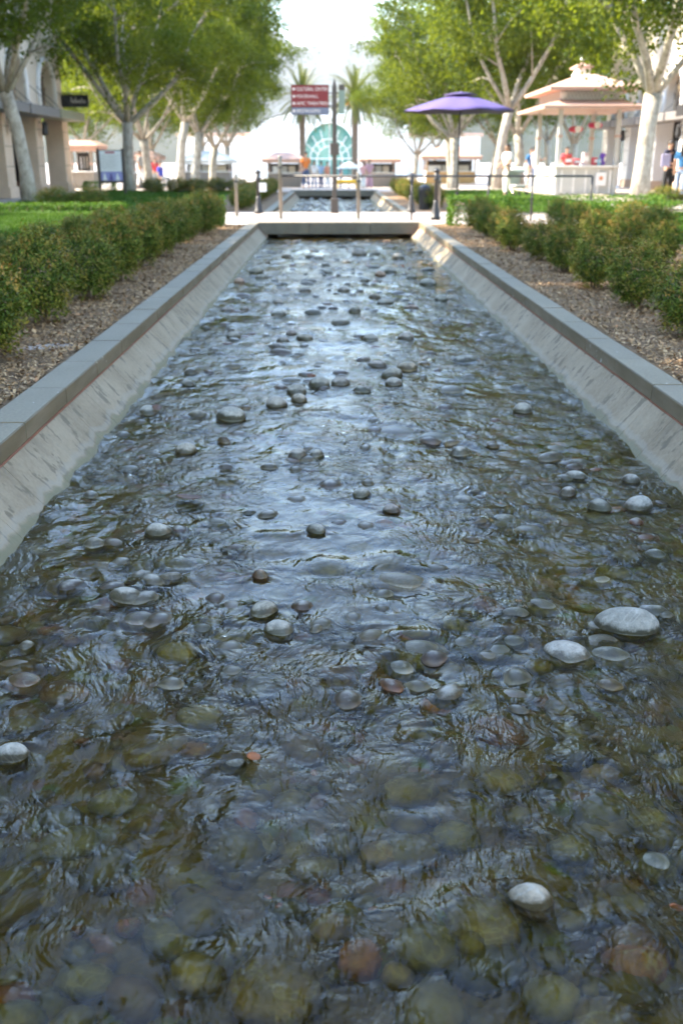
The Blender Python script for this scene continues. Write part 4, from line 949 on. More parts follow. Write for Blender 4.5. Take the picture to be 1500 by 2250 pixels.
for k in range(1, 8):
    th = math.pi * k / 8; fr.tube([(math.cos(th) * rw * .5, .38, sp_ * .62 + math.sin(th) * rw * .5), (math.cos(th) * rw * 1.0, .38, sp_ * .8 + math.sin(th) * rw * 1.0)], .05, 5)
fr.tube([(-rw, .38, 2.0), (rw, .38, 2.0)], .055, 5); fr.tube([(0, .38, 0), (0, .38, sp_ + rw)], .05, 5)
fr.build('window_bars', MT['white'], wi)
MB().tube([(x * 1.035, -.02, z + .05) for x, z in rm], .14, 6).build('arch_trim', MT['whitewall'], hall, True)
rf = MB(); N = 24
for k in range(N + 1):
    x = -W + 2 * W * k / N; z = top + 1.6 * (1 - (x / W) ** 2); rf.v += [(x, -.12, z + .12), (x, 30, z + .12)]
for k in range(N): rf.f.append((2 * k, 2 * k + 2, 2 * k + 3, 2 * k + 1))
rf.build('vaulted_roof', MT['kgrey'], hall, True)
for s in (-1, 1):
    MB().box(*sorted((s * W, s * (W + .5))), -.3, 30, -.1, top).build('side_wall', MT['whitewall'], hall)
    wg = MB().box(*sorted((s * (W + .52), s * (W + 9))), 3, 26, -.1, 4.4).build('side_wing', MT['whitewall'], hall)
    MB().box(*sorted((s * (W + .4), s * (W + 9.3))), 2.7, 26.3, 4.4, 4.75).build('wing_roof', MT['terracotta'], wg)

# ------------------------------------------------------------------ kiosks
def hip(x0, x1, y0, y1, ze, zt, inset, th=.10):
    m = MB(); V = [(x0, y0, ze), (x1, y0, ze), (x1, y1, ze), (x0, y1, ze), (x0 + inset, y0 + inset, zt), (x1 - inset, y0 + inset, zt), (x1 - inset, y1 - inset, zt), (x0 + inset, y1 - inset, zt)]
    V += [(a, b, ze - th) for a, b in ((x0, y0), (x1, y0), (x1, y1), (x0, y1))]
    return m.add(V, [(0, 1, 5, 4), (1, 2, 6, 5), (2, 3, 7, 6), (3, 0, 4, 7), (4, 5, 6, 7), (8, 9, 1, 0), (9, 10, 2, 1), (10, 11, 3, 2), (11, 8, 0, 3), (11, 10, 9, 8)])
def kiosk(x, y, z, w, d, h_eave, label, group, detail=False, closed=False, body=None, roof=None, counter=.92, over=.35, zscale=1.0, simple=False):
    """corner (x, y) is the near left post; w across, d deep"""
    e = empty('kiosk', (x + w / 2, y, z), 0, label, 'kiosk', group); e.scale = (1, 1, zscale); a = w / 2; body = body or MT['kgrey']; roof = roof or MT['terracotta']
    for sx in (-1, 1):
        for yy in (0, d):
            px = sx * (a - .07)
            po = MB().box(px - .07, px + .07, yy + (0 if yy == 0 else -.14), yy + (.14 if yy == 0 else 0), 0, h_eave + .15).build('post', body, e, bevel=.012)
            MB().box(px - .09, px + .09, yy + (-.02 if yy == 0 else -.16), yy + (.16 if yy == 0 else .02), h_eave * .66, h_eave * .66 + .07).build('collar', MT['terracotta'], po)
    MB().box(-a + .15, a - .15, .04, .16, .05, counter).build('counter_front', body, e)
    for k in range(5):
        xx = -a + .22 + k * (w - .44) / 4.0; MB().box(xx - .03, xx + .03, .015, .038, .08, counter - .08).build('counter_batten', MT['white'] if detail else body, e)
    MB().box(-a + .04, -a + .13, .15, d - .15, .05, counter).build('counter_side', MT['white'], e); MB().box(a - .13, a - .04, .15, d - .15, .05, counter).build('counter_side', body, e)  # left side given a whiter tone to look sunlit; right stays body colour
    MB().box(-a - .10, a + .10, -.12, .30, counter + .002, counter + .06).build('counter_top', MT['white'], e, bevel=.01)
    if simple:
        MB().box(-a - over, a + over, -over, d + over, h_eave, h_eave + .17).build('fascia', roof, e); hip(-a - over - .06, a + over + .06, -over - .06, d + over + .06, h_eave + .24, h_eave + .24 + .20 * w, w * .42, .068).build('hip_roof', roof, e)
        bx = MB().box(-a + .16, a - .16, d * .55, d * .6, 0, h_eave - .05).build('back_panel', MT['dark'], e)
        for k in range(3):
            u = -a + .3 + k * (w - .6) / 3; MB().box(u, u + (w - .6) / 3 - .1, d * .55 - .03, d * .55 - .004, .9, 1.4).build('menu_board', [MT['posterwhite'], MT['kgrey'], MT['cream']][k], bx)
        return e
    hip(-a - over - .2, a + over + .2, -over - .2, d + over + .2, h_eave, h_eave + .19, over + .2 - .03, .09).build('awning_skirt', roof, e)
    MB().box(-a + .02, a - .02, .02, d - .02, h_eave + .20, h_eave + .48).build('frieze', body, e)
    if detail:
        lt = MB(); n = 14
        for k in range(n):
            u0 = -a + .12 + k * (w - .3) / n; u1 = u0 + (w - .3) / n
            lt.tube([(u0, -.0, h_eave + .22), (u1, -.0, h_eave + .45)], .012, 4); lt.tube([(u1, .0, h_eave + .22), (u0, .0, h_eave + .45)], .012, 4)
        lt.build('lattice', MT['white'], e)
        for sx in (-1, 1):
            rd = MB().lathe([(.0, 0), (.10, 0), (.12, .02), (.09, .04), (.05, .03), (.0, .05)], n=14).build('roundel', MT['white'], e, loc=(sx * (a - .09), -.0, h_eave + .34), rot=(R(90), 0, 0))
    zt = h_eave + .48
    hip(-a - over, a + over, -over, d + over, zt + .10, zt + .10 + .22 * w, min(w, d) / 2 + over - .22, .10).build('hip_roof', roof, e)
    cz = zt + .10 + .22 * w
    if detail: cy_ = d / 2; 
    cu = MB().box(-.2, .2, d / 2 - .5 if d > w else d / 2 - .2, d / 2 + .5 if d > w else d / 2 + .2, cz - .06, cz + .26).build('cupola', MT['white'] if detail else body, e, bevel=.01)
    hip(-.28, .28, d / 2 - .58 if d > w else d / 2 - .28, d / 2 + .58 if d > w else d / 2 + .28, cz + .30, cz + .42, .2, .04).build('cupola_roof', roof, cu)
    MB().lathe([(.03, 0), (.03, .06), (.07, .10), (.05, .16), (.01, .24)], (0, d / 2, cz + .42), 8).build('finial', MT['white'], cu, True)
    if closed:
        bx = MB().box(-a + .16, a - .16, d * .55, d * .6, 0, h_eave - .05).build('back_panel', MT['dark'], e)
        for k in range(3):
            u = -a + .3 + k * (w - .6) / 3; MB().box(u, u + (w - .6) / 3 - .1, d * .55 - .03, d * .55 - .004, 1.15, 1.75).build('menu_board', [MT['posterwhite'], MT['kgrey'], MT['cream']][k], bx)
    return e
kx, kd = PX(1217, 34), 34.0
K = kiosk(kx, D2Y(kd), -.02, PX(1352, 34) - kx, 3.7, 2.84, 'large pale grey garden kiosk with lattice frieze and copper roof at right', 'kiosks', True, over=.45)
# goods and banners inside the big kiosk
ky = D2Y(kd)
def small_box(name, x, y, z, sx, sy, sz, mat, label, cat, group=None):
    m = MB().box(-sx / 2, sx / 2, -sy / 2, sy / 2, 0, sz); o = m.build(name, mat, None, bevel=min(sx, sz) * .06, loc=(x, y, z)); tag(o, label, cat, group); return o
for k, (dx, dz, mt, lab) in enumerate([(.95, 2.15, (0.62, 0.05, 0.10), 'left red hanging banner under the kiosk roof'), (1.62, 2.28, (0.55, 0.04, 0.12), 'right crimson hanging banner under the kiosk roof')]):
    bn = empty('hanging_banner', (kx + dx, ky + 1.6, dz), 0, lab, 'banner', 'banners in the big kiosk')
    MB().lathe([(.0, -.10), (.20, -.08), (.26, .0), (.20, .08), (.0, .10)], n=14).build('cloth', plain('banner_red' + str(k), mt, .7), bn, True)
    MB().lathe([(.0, -.01), (.11, -.01), (.11, .01), (.0, .01)], n=12).build('white_disc', MT['white'], bn, loc=(.02, -.255, .0), rot=(R(90), 0, 0))
    MB().tube([(0, 0, .08), (0, 0, .5)], .008, 5).build('cord', MT['iron'], bn)
for k, (dx, c, s, lab) in enumerate([(.42, (.60, .08, .05), .30, 'red goods bag on the kiosk counter'), (.72, (.55, .10, .12), .22, 'low red box on the kiosk counter'), (1.02, (.55, .45, .45), .42, 'pale lettered stand on the kiosk counter'), (1.36, (.50, .06, .08), .26, 'dark red box at the right of the kiosk counter'), (1.52, (.30, .55, .65), .24, 'light blue cup on the kiosk counter'), (1.66, (.16, .06, .40), .40, 'violet packet at the right of the kiosk counter')]):
    m = MB().box(-.11, .11, -.08, .08, 0, s); o = empty('counter_goods', (kx + dx, ky + .12 + .05 * k, .96), .2 * k, lab, 'goods', 'goods on the big kiosk'); m.build('packet', plain('goods' + str(k), c, .5), o, bevel=.03)
    MB().box(-.10, .10, -.086, -.082, s * .35, s * .7).build('paper_label', MT['posterwhite'], o)
small_box('notice_panel', kx + 1.55, ky - .03, .30, .36, .03, .44, MT['posterwhite'], 'white notice panel with orange star on the kiosk front', 'panel')
stm = MB(); stm.add([((.10 if k % 2 == 0 else .045) * math.sin(k * math.pi / 5), -.022, .25 + (.10 if k % 2 == 0 else .045) * math.cos(k * math.pi / 5)) for k in range(10)], [tuple(reversed(range(10)))])
stm.build('star', plain('star_orange', (.62, .20, .05), .6), bpy.data.objects['notice_panel'])

lx, ly = AT(160, 44)
kiosk(PX(160, 44), ly, -.12, PX(205, 44) - PX(160, 44) + .1, 1.4, 1.62, 'small dark-fronted kiosk with pink roof beyond the left arcade', 'kiosks', False, True, body=plain('taupe_paint', (.30, .27, .235), .6), counter=.75, over=.3, simple=True)
tp = plain('taupe_dark', (.20, .17, .15), .6)
kiosk(PX(588, 70), D2Y(70), gz(72), PX(660, 70) - PX(588, 70), 2.2, 1.62, 'distant pink-roofed kiosk left of the teal arch', 'kiosks', False, True, body=tp, over=.35, simple=True)
kiosk(PX(800, 70), D2Y(70), gz(72), PX(868, 70) - PX(800, 70), 2.2, 1.62, 'distant pink-roofed kiosk right of the teal arch', 'kiosks', False, True, body=tp, over=.35, simple=True)
kiosk(PX(935, 80), D2Y(80), gz(80), 4.0, 2.4, 1.85, 'distant kiosk seen under the purple umbrella', 'kiosks', False, True, body=plain('ochre_paint', (.45, .28, .12), .6), over=.4, simple=True)
kiosk(PX(296, 60), D2Y(60), gz(61), 1.3, 1.5, 1.65, 'distant kiosk between the left tree trunks', 'kiosks', False, True, body=tp, over=.35, simple=True)
kiosk(PX(405, 78), D2Y(78), gz(78), 3.6, 2.0, 1.55, 'long grey-roofed kiosk far behind the left trees', 'kiosks', False, True, body=tp, roof=MT['kgrey'], over=.4, simple=True)

# ------------------------------------------------------------------ umbrellas
def umbrella(x, y, z, rad, rim_z, top_z, mat, label, n=8, vent=True):
    e = empty('umbrella', (x, y, z), .2, label, 'umbrella'); m = MB(); K_ = 6
    rings = []
    for j in range(K_ + 1):
        t = j / K_; r = rad * t; ring = []
        for k in range(n * 4):
            a = 2 * math.pi * k / (n * 4); f = abs(((k % 4) - 2) / 2.0); sag = (1 - f) * .0 ; rr = r * (1 - .06 * (1 - f) * t)
            zz = top_z - (top_z - rim_z) * (t ** 1.25) - .05 * (1 - f) * t * rad * .5 
            ring.append((rr * math.cos(a), rr * math.sin(a), zz))
        rings.append(ring)
    N = n * 4
    for r_ in rings: m.v += r_
    for j in range(K_):
        for k in range(N): a = j * N + k; b = j * N + (k + 1) % N; m.f.append((a, b, b + N, a + N))
    cn = m.build('canopy', mat, e, True); md = cn.modifiers.new('thick', 'SOLIDIFY'); md.thickness = .006
    if vent: MB().lathe([(rad * .30, top_z - .02), (rad * .16, top_z + .03), (.02, top_z + .06)], n=16).build('vent_cap', mat, cn, True)
    MB().tube([(0, 0, 0), (0, 0, top_z + .1)], .024, 8).build('pole', MT['iron'], e, True)
    for k in range(n):
        a = 2 * math.pi * k / n + math.pi / n * 0; MB().tube([(0, 0, top_z - .06), (rad * .97 * math.cos(a), rad * .97 * math.sin(a), rim_z - .012)], .008, 4).build('rib', MT['iron'], e)
    MB().lathe([(.30, 0), (.30, .05), (.06, .09), (.04, .25)], n=16).build('base', MT['iron'], e)
umbrella(PX(1003, 30), D2Y(30), -.02, 1.68, 2.50, 2.96, MT['purple'], 'large purple patio umbrella on a dark pole at right')
umbrella(PX(766, 62), D2Y(62), gz(65), .80, 1.28, 1.68, MT['whitecanvas'], 'small white parasol in the distant plaza', vent=False)

# ------------------------------------------------------------------ directional sign
b = P(735, 468, -.003); sy = b.y
sp = empty('direction_sign', (b.x, sy, -.003), 0, 'bronze direction signpost with red and slate panels on the footbridge', 'sign')
zt = PY(735, 170, sy).z; zs = lambda py: PY(735, py, sy).z; xs_ = lambda px: PY(px, 240, sy).x - b.x
po = MB().box(-.05, .05, -.05, .05, 0, zs(190)).build('post', MT['bronze'], sp, bevel=.006)
MB().add([(-.05, -.05, zs(190)), (.05, -.05, zs(190)), (.05, .05, zs(190)), (-.05, .05, zs(190)), (0, 0, zt)], [(0, 1, 4), (1, 2, 4), (2, 3, 4), (3, 0, 4)]).build('spike', MT['bronze'], po)
MB().box(-.085, .085, -.085, .085, 0, .32).build('base_sleeve', MT['bronze'], sp, bevel=.01)
MB().box(-.10, .10, -.09, .09, zs(340), zs(314)).build('collar_box', MT['bronze'], sp, bevel=.008)
x0, x1 = xs_(640), xs_(722); bd = MB().box(x0, x1, -.025, .025, zs(252), zs(186)).build('panel_board', MT['bronze'], sp)
rows_ = [(187, 204, 'signred', 'CULTURAL CENTER'), (204, 219, 'signred', 'FOODHALL'), (219, 235, 'signred', 'AMC THEATRES'), (236, 251, 'signgrey', 'RESTROOMS')]
for pa, pb, mt, tx in rows_:
    z0, z1 = zs(pb), zs(pa); pn = MB().box(x0 + .01, x1 - .01, -.034, -.026, z0 + .002, z1 - .002).build('panel', MT[mt], sp)
    text_on(tx, (z1 - z0) * .66, x0 + .115, z0 + (z1 - z0) * .28, -.036, MT['signtext'], pn, maxw=x1 - x0 - .14)
    MB().lathe([(.0, 0), (.028, 0), (.028, .003), (.0, .003)], n=12).build('arrow_dot', MT['signtext'], pn, loc=(x0 + .06, -.0345, (z0 + z1) / 2), rot=(R(90), 0, 0))
for py in (204, 232): MB().tube([(x1, 0, zs(py)), (xs_(752), 0, zs(py))], .012, 6).build('bracket', MT['bronze'], sp)
ed = MB().box(xs_(744), xs_(757), -.02, .02, zs(250), zs(186)).build('end_panel', MT['signgreen'], sp)
MB().box(xs_(744), xs_(757), -.024, .024, zs(198), zs(185.5)).build('end_panel_cap', MT['bronze'], ed)

# ------------------------------------------------------------------ posts and railing at the footbridge
def steel_post(px, py, top_py, label):
    q = P(px, py, 0.002); h = PY(px, top_py, q.y).z
    e = empty('steel_post', (q.x, q.y + .08, 0.003), 0, label, 'post', 'steel posts by the footbridge')
    MB().lathe([(.034, 0), (.034, h - .02), (.03, h - .005), (.0, h)], n=14).build('shaft', MT['steel'], e, True)
    MB().lathe([(.046, h * .80), (.046, h * .80 + .04)], n=14).build('cap_ring', MT['iron'], e)
    MB().box(-.13, .13, -.07, .07, 0, .025).build('base_plate', MT['kgrey'], e, bevel=.004); return q
q1 = steel_post(617, 484, 342, 'tall steel post on the near edge of the footbridge, left one')
q2 = steel_post(787, 484, 380, 'steel post on the near edge of the footbridge, right one')
q3 = P(520, 470, 0); steel_post(520, 478, 382, 'steel post rising behind the left hedge block'); steel_post(963, 478, 384, 'steel post rising behind the right hedge block')
ry = q1.y + .08
rl = empty('railing', (q1.x, ry, 0), 0, 'thin black railing running right from the left steel post', 'railing')
rz_ = PY(800, 387, ry).z; xr = PY(1300, 386, ry).x - q1.x
MB().tube([(0, 0, rz_), (xr, 0, rz_)], .021, 8).build('top_rail', MT['iron'], rl, True)
for px in (905, 1073, 1170, 1300):
    x = PY(px, 400, ry).x - q1.x; u = MB().tube([(x, 0, -.02), (x, 0, rz_)], .022, 8).build('upright', MT['iron'], rl, True)
def lamp_bollard(px, py, top_py, label, sign=False):
    q = P(px, py, -.02); h = PY(px, top_py, q.y).z + .02
    e = empty('iron_bollard', (q.x, q.y + .1, -.02), 0, label, 'bollard', 'black ornamental bollards at the footbridge')
    MB().lathe([(.10, 0), (.10, .06), (.08, .08), (.075, .20), (.06, .24), (.052, .34), (.042, .38)], n=16).build('base', MT['iron'], e, True)
    MB().lathe([(.042, .38), (.036, h * .75), (.06, h * .76), (.06, h * .79), (.045, h * .82), (.05, h - .09)], n=16).build('shaft', MT['iron'], e, True)
    MB().lathe([(.05, h - .09), (.075, h - .07), (.06, h - .04), (.03, h - .02), (.0, h)], n=16).build('finial', MT['iron'], e, True)
    if sign: MB().box(.03, .19, -.075, -.06, h * .50, h * .50 + .19).build('notice', MT['posterwhite'], e)
lamp_bollard(568, 470, 372, 'black ornamental bollard with a small white notice, left side', True)
lamp_bollard(903, 468, 378, 'black ornamental bollard at the right end of the second channel wall')
lamp_bollard(957, 484, 368, 'taller black ornamental bollard at the right end of the footbridge')
q = P(940, 466, -.02)
bn = empty('litter_bin', (q.x, q.y + 1.0, -.02), 0, 'black litter bin between the two right bollards', 'litter bin'); bn.scale = (.8, .8, .85)
MB().lathe([(.15, 0), (.165, .05), (.18, .52), (.19, .54), (.19, .58), (.15, .58)], n=18).build('drum', MT['iron'], bn, True); MB().lathe([(.195, .585), (.195, .61), (.09, .68), (.0, .70)], n=18).build('lid', MT['iron'], bn, True)

# information board
q = P(243, 428, -.0); iy = q.y; ib = empty('information_board', (q.x, iy, 0), 0, 'information board with white and lilac poster on two brown posts', 'sign')
ix = lambda px: PY(px, 360, iy).x - q.x; iz = lambda py: PY(243, py, iy).z
for px in (217, 272): MB().box(ix(px) - .04, ix(px) + .04, -.04, .04, -.05, iz(326)).build('post', MT['bronze'], ib, bevel=.006)
bo = MB().box(ix(217) + .045, ix(272) - .045, -.025, .025, iz(402), iz(329)).build('board', MT['bronze'], ib)
MB().box(ix(219) + .03, ix(270) - .03, -.031, -.026, iz(377), iz(331)).build('poster', MT['posterwhite'], bo)
MB().box(ix(219) + .03, ix(270) - .03, -.031, -.026, iz(397), iz(377.3)).build('lilac_picture', MT['posterblue'], bo)
for k, x in enumerate((229, 243, 257)): MB().add([(ix(x - 4), -.0325, iz(396)), (ix(x + 5), -.0325, iz(396)), (ix(x + 2), -.0325, iz(383)), (ix(x - 1), -.0325, iz(380))], [(0, 1, 2, 3)]).build('pictured_shape', MT['posterwhite'] if k != 1 else plain('deep_violet', (.12, .10, .28), .6), bo)
MB().box(ix(233), ix(254), -.0335, -.0315, iz(337), iz(333)).build('heading', plain('heading_red', (.40, .05, .06), .6), bo)
for k in range(9): MB().box(ix(224), ix(264 - (k * 7) % 13), -.0335, -.0315, iz(342.4 + 3.6 * k), iz(341.2 + 3.6 * k)).build('text_line', MT['kgrey'], bo)

# yellow low table and bench under the white parasol
tx, ty = AT(762, 56)
yt = empty('yellow_table', (tx, ty, gz(ty)), 0, 'low yellow table in front of the white parasol', 'table')
MB().box(-.62, .62, -.3, .3, .36, .56).build('top', MT['yellow'], yt, bevel=.05)
for sx in (-.5, .5):
    for sy_ in (-.22, .22): MB().tube([(sx, sy_, 0), (sx, sy_, .37)], .035, 8).build('leg', MT['yellow'], yt)

# ------------------------------------------------------------------ people
def skin_mesh(name, chains, sub=1):
    """chains: list of lists of ((x,y,z), radius); equal first points join the chains"""
    vs, es, rs = [], [], []; key = {}
    def vi(p, r):
        k = tuple(round(c, 4) for c in p)
        if k not in key: key[k] = len(vs); vs.append(p); rs.append(r)
        return key[k]
    for ch in chains:
        prev = None
        for p, r in ch:
            i = vi(p, r)
            if prev is not None and prev != i: es.append((prev, i))
            prev = i
    me = bpy.data.meshes.new(name); me.from_pydata(vs, es, []); o = bpy.data.objects.new(name, me); col.objects.link(o)
    o.modifiers.new('skin', 'SKIN'); 
    for i, sv in enumerate(me.skin_vertices[0].data): sv.radius = rs[i] if isinstance(rs[i], tuple) else (rs[i], rs[i]); sv.use_root = (i == 0)
    m2 = o.modifiers.new('sub', 'SUBSURF'); m2.levels = sub; m2.render_levels = sub
    dg = bpy.context.evaluated_depsgraph_get(); out = bpy.data.meshes.new_from_object(o.evaluated_get(dg)); bpy.data.objects.remove(o)
    out.name = name; out.polygons.foreach_set('use_smooth', [True] * len(out.polygons)); out.materials.clear(); return out
SKIN = plain('skin_tone', (.42, .25, .17), .55, .06, bump=0); HAIRD = plain('dark_hair', (.022, .016, .013), .5, .3); EYE = plain('eye_dark', (.02, .02, .02), .3, 0, bump=0)
def hand(w, d, s, fwd):
    w, d, fwd = Vector(w), Vector(d).normalized(), Vector(fwd).normalized(); side = d.cross(fwd).normalized(); palm = w + d * .07; ch = [[(tuple(w), .026), (tuple(palm), (.038, .02))]]
    for k, (off, ln) in enumerate(((-.027, .062), (-.009, .072), (.009, .067), (.027, .052))):
        b = palm + side * off + d * .012; ch.append([(tuple(palm), (.038, .02)), (tuple(b), .010), (tuple(b + d * ln * .55 + fwd * .008), .0085), (tuple(b + d * ln + fwd * .03), .007)])
    t = w + d * .03 - side * .03 * s; ch.append([(tuple(w), .026), (tuple(t), .011), (tuple(t + d * .03 - side * .015 * s + fwd * .02), .009)])
    return ch
def person(px, d, label, shirt, trousers, rz=0, h=1.72, hair='short', stride=.06, armL=None, armR=None, seated=False, z=None, skirt=False, group='people on the plaza'):
    x, y = AT(px, d); z0 = gz(y) if z is None else z
    e = empty('person', (x, y, z0), rz, label, 'person', group); s = h / 1.75; e.scale = (s, s, s)
    sh = {k: (k * .175, 0.0, 1.41) for k in (-1, 1)}
    arm = {-1: armL or [(-.235, .03, 1.13), (-.24, -.06, .88)], 1: armR or [(.235, .03, 1.13), (.24, -.06, .88)]}
    if seated: hipz = .52; leg = {k: [(k * .09, 0, hipz), (k * .11, -.42, hipz), (k * .11, -.40, .09)] for k in (-1, 1)}; dz = hipz - .93
    else: leg = {k: [(k * .085, 0, .90), (k * .10, -k * stride * .6 - .02, .49), (k * .105, -k * stride, .085)] for k in (-1, 1)}; dz = 0
    U = lambda p: (p[0], p[1], p[2] + dz)
    pel = U((0, 0, .95)); ch = U((0, 0, 1.28)); nk = U((0, .005, 1.47)); hd = U((0, -.012, 1.63))
    B = [[(pel, (.14, .11)), (U((0, 0, 1.10)), (.125, .095)), (ch, (.155, .105)), (nk, .056), (U((0, -.005, 1.54)), .062), (hd, (.076, .092)), (U((0, -.005, 1.71)), (.062, .07))],
         [(hd, (.076, .092)), (U((0, -.098, 1.615)), .016), (U((0, -.112, 1.595)), .013)]]
    for k in (-1, 1):
        el, wr = U(arm[k][0]), U(arm[k][1]); B.append([(ch, (.155, .105)), (U(sh[k]), .062), (el, .041), (wr, .028)])
        dd = Vector(wr) - Vector(el); B += hand(wr, dd, k, (0, -1, 0) if abs(dd.normalized().y) < .8 else (0, 0, 1))
        l = leg[k]; B.append([(pel, (.14, .11)), (l[0], .085), (l[1], .058), (l[2], .038), ((l[2][0], l[2][1] - .15, .035), .033)])
    body = link_mesh('body', skin_mesh('body', B), SKIN, e)
    for k in (-1, 1):
        MB().lathe([(.0, -.009), (.009, 0), (.0, .009)], n=6).build('eye', EYE, body, loc=U((k * .032, -.098, 1.642)))
        MB().lathe([(.0, -.03), (.016, -.012), (.018, .015), (.0, .03)], n=6).build('ear', SKIN, body, loc=U((k * .083, -.005, 1.63)))
    MB().box(-.024, .024, -.093, -.088, 0, .008).build('mouth', plain('lip', (.30, .11, .09), .5, 0, bump=0) if 'lip' not in bpy.data.materials else bpy.data.materials['lip'], body, loc=U((0, 0, 1.563)))
    Sm = [[(U((0, 0, .90)), (.158, .128)), (U((0, 0, 1.10)), (.145, .115)), (ch, (.176, .126)), (U((0, .005, 1.425)), (.085, .075))]]
    for k in (-1, 1):
        el = Vector(U(arm[k][0])); s0 = Vector(U(sh[k])); Sm.append([(ch, (.176, .126)), (tuple(s0), .080), (tuple(s0.lerp(el, .75)), .062)])
    link_mesh('shirt', skin_mesh('shirt', Sm), shirt, e)
    Tm = [[(pel, (.150, .122)), (U((0, 0, .88)), (.148, .122))]]
    for k in (-1, 1):
        l = leg[k]; a = Vector(l[2]) + Vector((0, 0, .05)); Tm.append([(U((0, 0, .88)), (.148, .122)), (l[0], .100), (l[1], .078 if not skirt else .11), (tuple(a), .060 if not skirt else .13)])
    link_mesh('trousers', skin_mesh('trousers', Tm), trousers, e)
    for k in (-1, 1):
        l = leg[k]; link_mesh('shoe', skin_mesh('shoe', [[((l[2][0], l[2][1] + .05, .045), .045), ((l[2][0], l[2][1] - .05, .045), .048), ((l[2][0], l[2][1] - .17, .035), .036)]]), MT['black'], e)
    hm = MB(); n = 14
    V = []
    for j in range(7):
        ph = math.pi * .56 * j / 6
        for k in range(n):
            a = 2 * math.pi * k / n; fr = .5 - .5 * math.sin(a); rr = math.sin(ph * (1 - .30 * fr)) if j else 0
            zz = math.cos(ph * (1 - .38 * fr)); V.append((.096 * rr * math.cos(a), .004 + .112 * rr * math.sin(a), .112 * zz))
    hm.v = V
    for j in range(6):
        for k in range(n): a = j * n + k; b = j * n + (k + 1) % n; hm.f.append((a, b, b + n, a + n))
    hr = hm.build('hair', HAIRD, e, True, loc=U((0, -.008, 1.645)))
    if hair == 'long': link_mesh('hair_length', skin_mesh('hair_length', [[((0, .05, 0.02), (.085, .05)), ((0, .085, -.15), (.085, .045)), ((0, .09, -.38), (.05, .03))]]), HAIRD, hr)
    return e
cl = lambda n, c: plain('cloth_' + n, c, .85, .12, 12)
CN, CB, CJ, CW, CO, CD, CRD, CG, CKH = cl('navy', (.022, .022, .045)), cl('blue', (.03, .14, .30)), cl('denim', (.16, .22, .32)), cl('white', (.72, .70, .68)), cl('orange', (.72, .20, .04)), cl('darkblue', (.06, .09, .17)), cl('red', (.50, .05, .06)), cl('grey', (.32, .33, .32)), cl('khaki', (.42, .36, .28))
person(1463, 32, 'man in dark navy shirt and black trousers holding a lilac folder', CN, cl('black', (.018, .018, .02)), .5, 1.74, armL=[(-.26, -.02, 1.14), (-.17, -.26, 1.06)])
small_box('folder', *(lambda a: (a[0] - .20, a[1] - .28))(AT(1463, 32)), .93, .30, .03, .38, cl('lilac', (.42, .40, .58)), 'flat lilac folder held by the man in navy', 'folder')
person(1492, 30.5, 'woman with long dark hair in blue top and jeans at the right edge', CB, CJ, 2.6, 1.68, 'long', .10)
person(1110, 32, 'woman in white top and trousers standing left of the big kiosk', CW, CW, -1.1, 1.64, 'long', .05, armR=[(.24, -.06, 1.14), (.16, -.28, 1.02)], armL=[(-.24, -.04, 1.14), (-.14, -.28, 1.02)])
person(1172, 39, 'customer in white shirt at the big kiosk counter', CW, CD, 1.9, 1.70, armL=[(-.24, -.08, 1.16), (-.12, -.30, 1.22)])
person(1163, 42, 'visitor in blue shirt behind the customer in white', CB, CKH, .4, 1.66)
person(1240, 41, 'vendor in red behind the big kiosk counter', CRD, CD, .2, 1.68)
person(672, 51, 'tall person in orange shirt and blue trousers past the second channel', CO, CD, .3, 1.82, stride=.12)
person(355, 50, 'seated person in bright blue shirt between the left trees', cl('royal', (.03, .06, .40)), CG, 1.2, 1.75, seated=True)
person(343, 53, 'person in red standing behind the seated one at left', CRD, CG, .6, 1.62)
person(312, 47, 'person in grey walking between the left kiosk and trees', CG, CW, 1.4, 1.70, stride=.14)
person(690, 57, 'distant visitor in white, first right of the one in orange', CW, CJ, .2, 1.62, 'long'); person(705, 60, 'distant visitor in light blue top near the sign pole', cl('sky', (.30, .42, .58)), CD, 2.8, 1.68); person(719, 58, 'distant visitor in coral top left of the sign pole', cl('coral', (.62, .26, .18)), CW, .9, 1.60)
person(798, 60, 'distant visitor in pink right of the white parasol', cl('pink', (.60, .32, .34)), CW, -.4, 1.66, 'long', skirt=True); person(811, 56, 'visitor in rose dress beside the right distant kiosk', cl('rose', (.50, .28, .33)), cl('rose2', (.52, .30, .35)), .3, 1.66, 'long', skirt=True); person(748, 64, 'distant visitor in dark blue under the white parasol', CD, CJ, 1.9, 1.70)
# bench stool for the seated one, pram by the woman in white
sx_, sy_ = AT(355, 50); st = empty('stool', (sx_, sy_, gz(sy_)), 0, 'round dark stool under the seated person in blue', 'stool')
MB().lathe([(.2, .38), (.22, .40), (.22, .44), (.2, .45)], n=14).build('seat', MT['iron'], st); 
for k in range(3): MB().tube([(.15 * math.cos(k * 2.1), .15 * math.sin(k * 2.1), .38), (.2 * math.cos(k * 2.1), .2 * math.sin(k * 2.1), 0)], .015, 6).build('leg', MT['iron'], st)
ax, ay = AT(1134, 31.6); pr = empty('pushchair', (ax, ay, -.02), .3, 'grey-green pushchair in front of the woman in white', 'pushchair')
MB().box(-.2, .2, -.28, .22, .32, .42).build('seat', CG, pr, bevel=.04); MB().box(-.2, .2, .16, .24, .42, .85).build('backrest', cl('sage', (.34, .38, .33)), pr, bevel=.03)
hd_ = MB()
for k in range(7): t = math.pi * k / 12; hd_.v += [(-.22, .22 - .36 * math.sin(t), .85 + .16 * math.cos(t) - .06), (.22, .22 - .36 * math.sin(t), .85 + .16 * math.cos(t) - .06)]
for k in range(6): hd_.f.append((2 * k, 2 * k + 1, 2 * k + 3, 2 * k + 2))
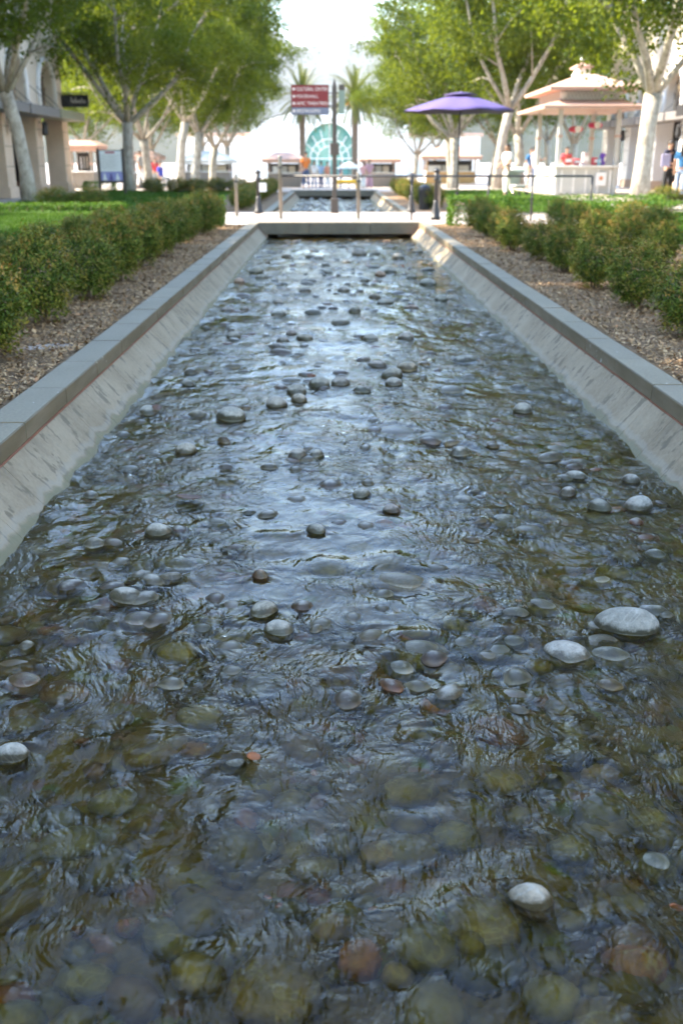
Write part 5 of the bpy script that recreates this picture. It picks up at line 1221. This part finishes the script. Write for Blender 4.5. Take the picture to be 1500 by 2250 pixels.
hd_.build('hood', cl('sage2', (.36, .40, .35)), pr, True)
for sx in (-.23, .23):
    for yy in (-.26, .26):
        wv = MB(); wv.lathe([(.07, -.015), (.10, -.015), (.10, .015), (.07, .015)], n=14); wv.build('wheel', MT['black'], pr, loc=(sx, yy, .10), rot=(0, R(90), 0))
    MB().tube([(sx, -.26, .10), (sx * .9, .05, .36), (sx * .9, .34, .98)], .014, 6).build('frame_tube', MT['steel'], pr)
MB().tube([(-.207, .34, .98), (.207, .34, .98)], .016, 6).build('handle', MT['black'], pr)

# ------------------------------------------------------------------ hills and the air in between
def hills(name, y, x0, x1, zf, depth, label, mat):
    nx, ny = 120, 14; X = np.linspace(x0, x1, nx); V = []
    for j in range(ny):
        t = j / (ny - 1); prof = math.sin(math.pi * t) ** .8
        Z = zf(X) * prof * (1 + .25 * perlin(X / (x1 - x0) * 30, np.full(nx, t * 4.0), 77)) - 3 * (1 - prof)
        V.append(np.stack([X, np.full(nx, y + depth * t), Z], -1))
    V = np.concatenate(V); idx = np.arange(nx * ny).reshape(ny, nx); q = np.stack([idx[:-1, :-1], idx[:-1, 1:], idx[1:, 1:], idx[1:, :-1]], -1).reshape(-1, 4)
    tag(link_mesh(name, np_mesh(name, V, q, True), mat), label, kind='structure')
def mat_hill():
    M = Mat('hill_scrub', .9, .1); v = M.pos(); a = M.noise(v, .004, 6, .65); M.color(M.ramp(a, [(.35, (.02, .028, .016)), (.6, (.05, .048, .03)), (.75, (.08, .068, .045))])); return M.m
mh = mat_hill()
hills('hills', 900, -1500, 1700, lambda X: 62 + 9 * perlin(X / 300, X * 0 + .5, 71) + 14 * np.tanh((X - 20) / 60), 500, 'low hills behind the white hall', mh)
hills('mountains', 2700, -3600, 4000, lambda X: 330 + 40 * perlin(X / 420, X * 0 + .3, 72) + 24 * perlin(X / 130, X * 0 + .3, 73), 900, 'hazy mountain range at the horizon', mh)
HAZE_ON = True
if HAZE_ON:
    hz = MB().box(-9100, 9100, -310, 12100, -4, 480).build('haze', None); tag(hz, 'pale summer haze between the plaza and the hills', kind='stuff')
    hm_ = bpy.data.materials.new('summer_haze'); hm_.use_nodes = True; nt = hm_.node_tree; nt.nodes.remove(nt.nodes['Principled BSDF'])
    pv = nt.nodes.new('ShaderNodeVolumePrincipled'); pv.inputs['Color'].default_value = (.92, .95, 1.0, 1); pv.inputs['Density'].default_value = 0.00012; pv.inputs['Anisotropy'].default_value = .3
    nt.links.new(pv.outputs[0], nt.nodes['Material Output'].inputs['Volume']); hz.data.materials.append(hm_)
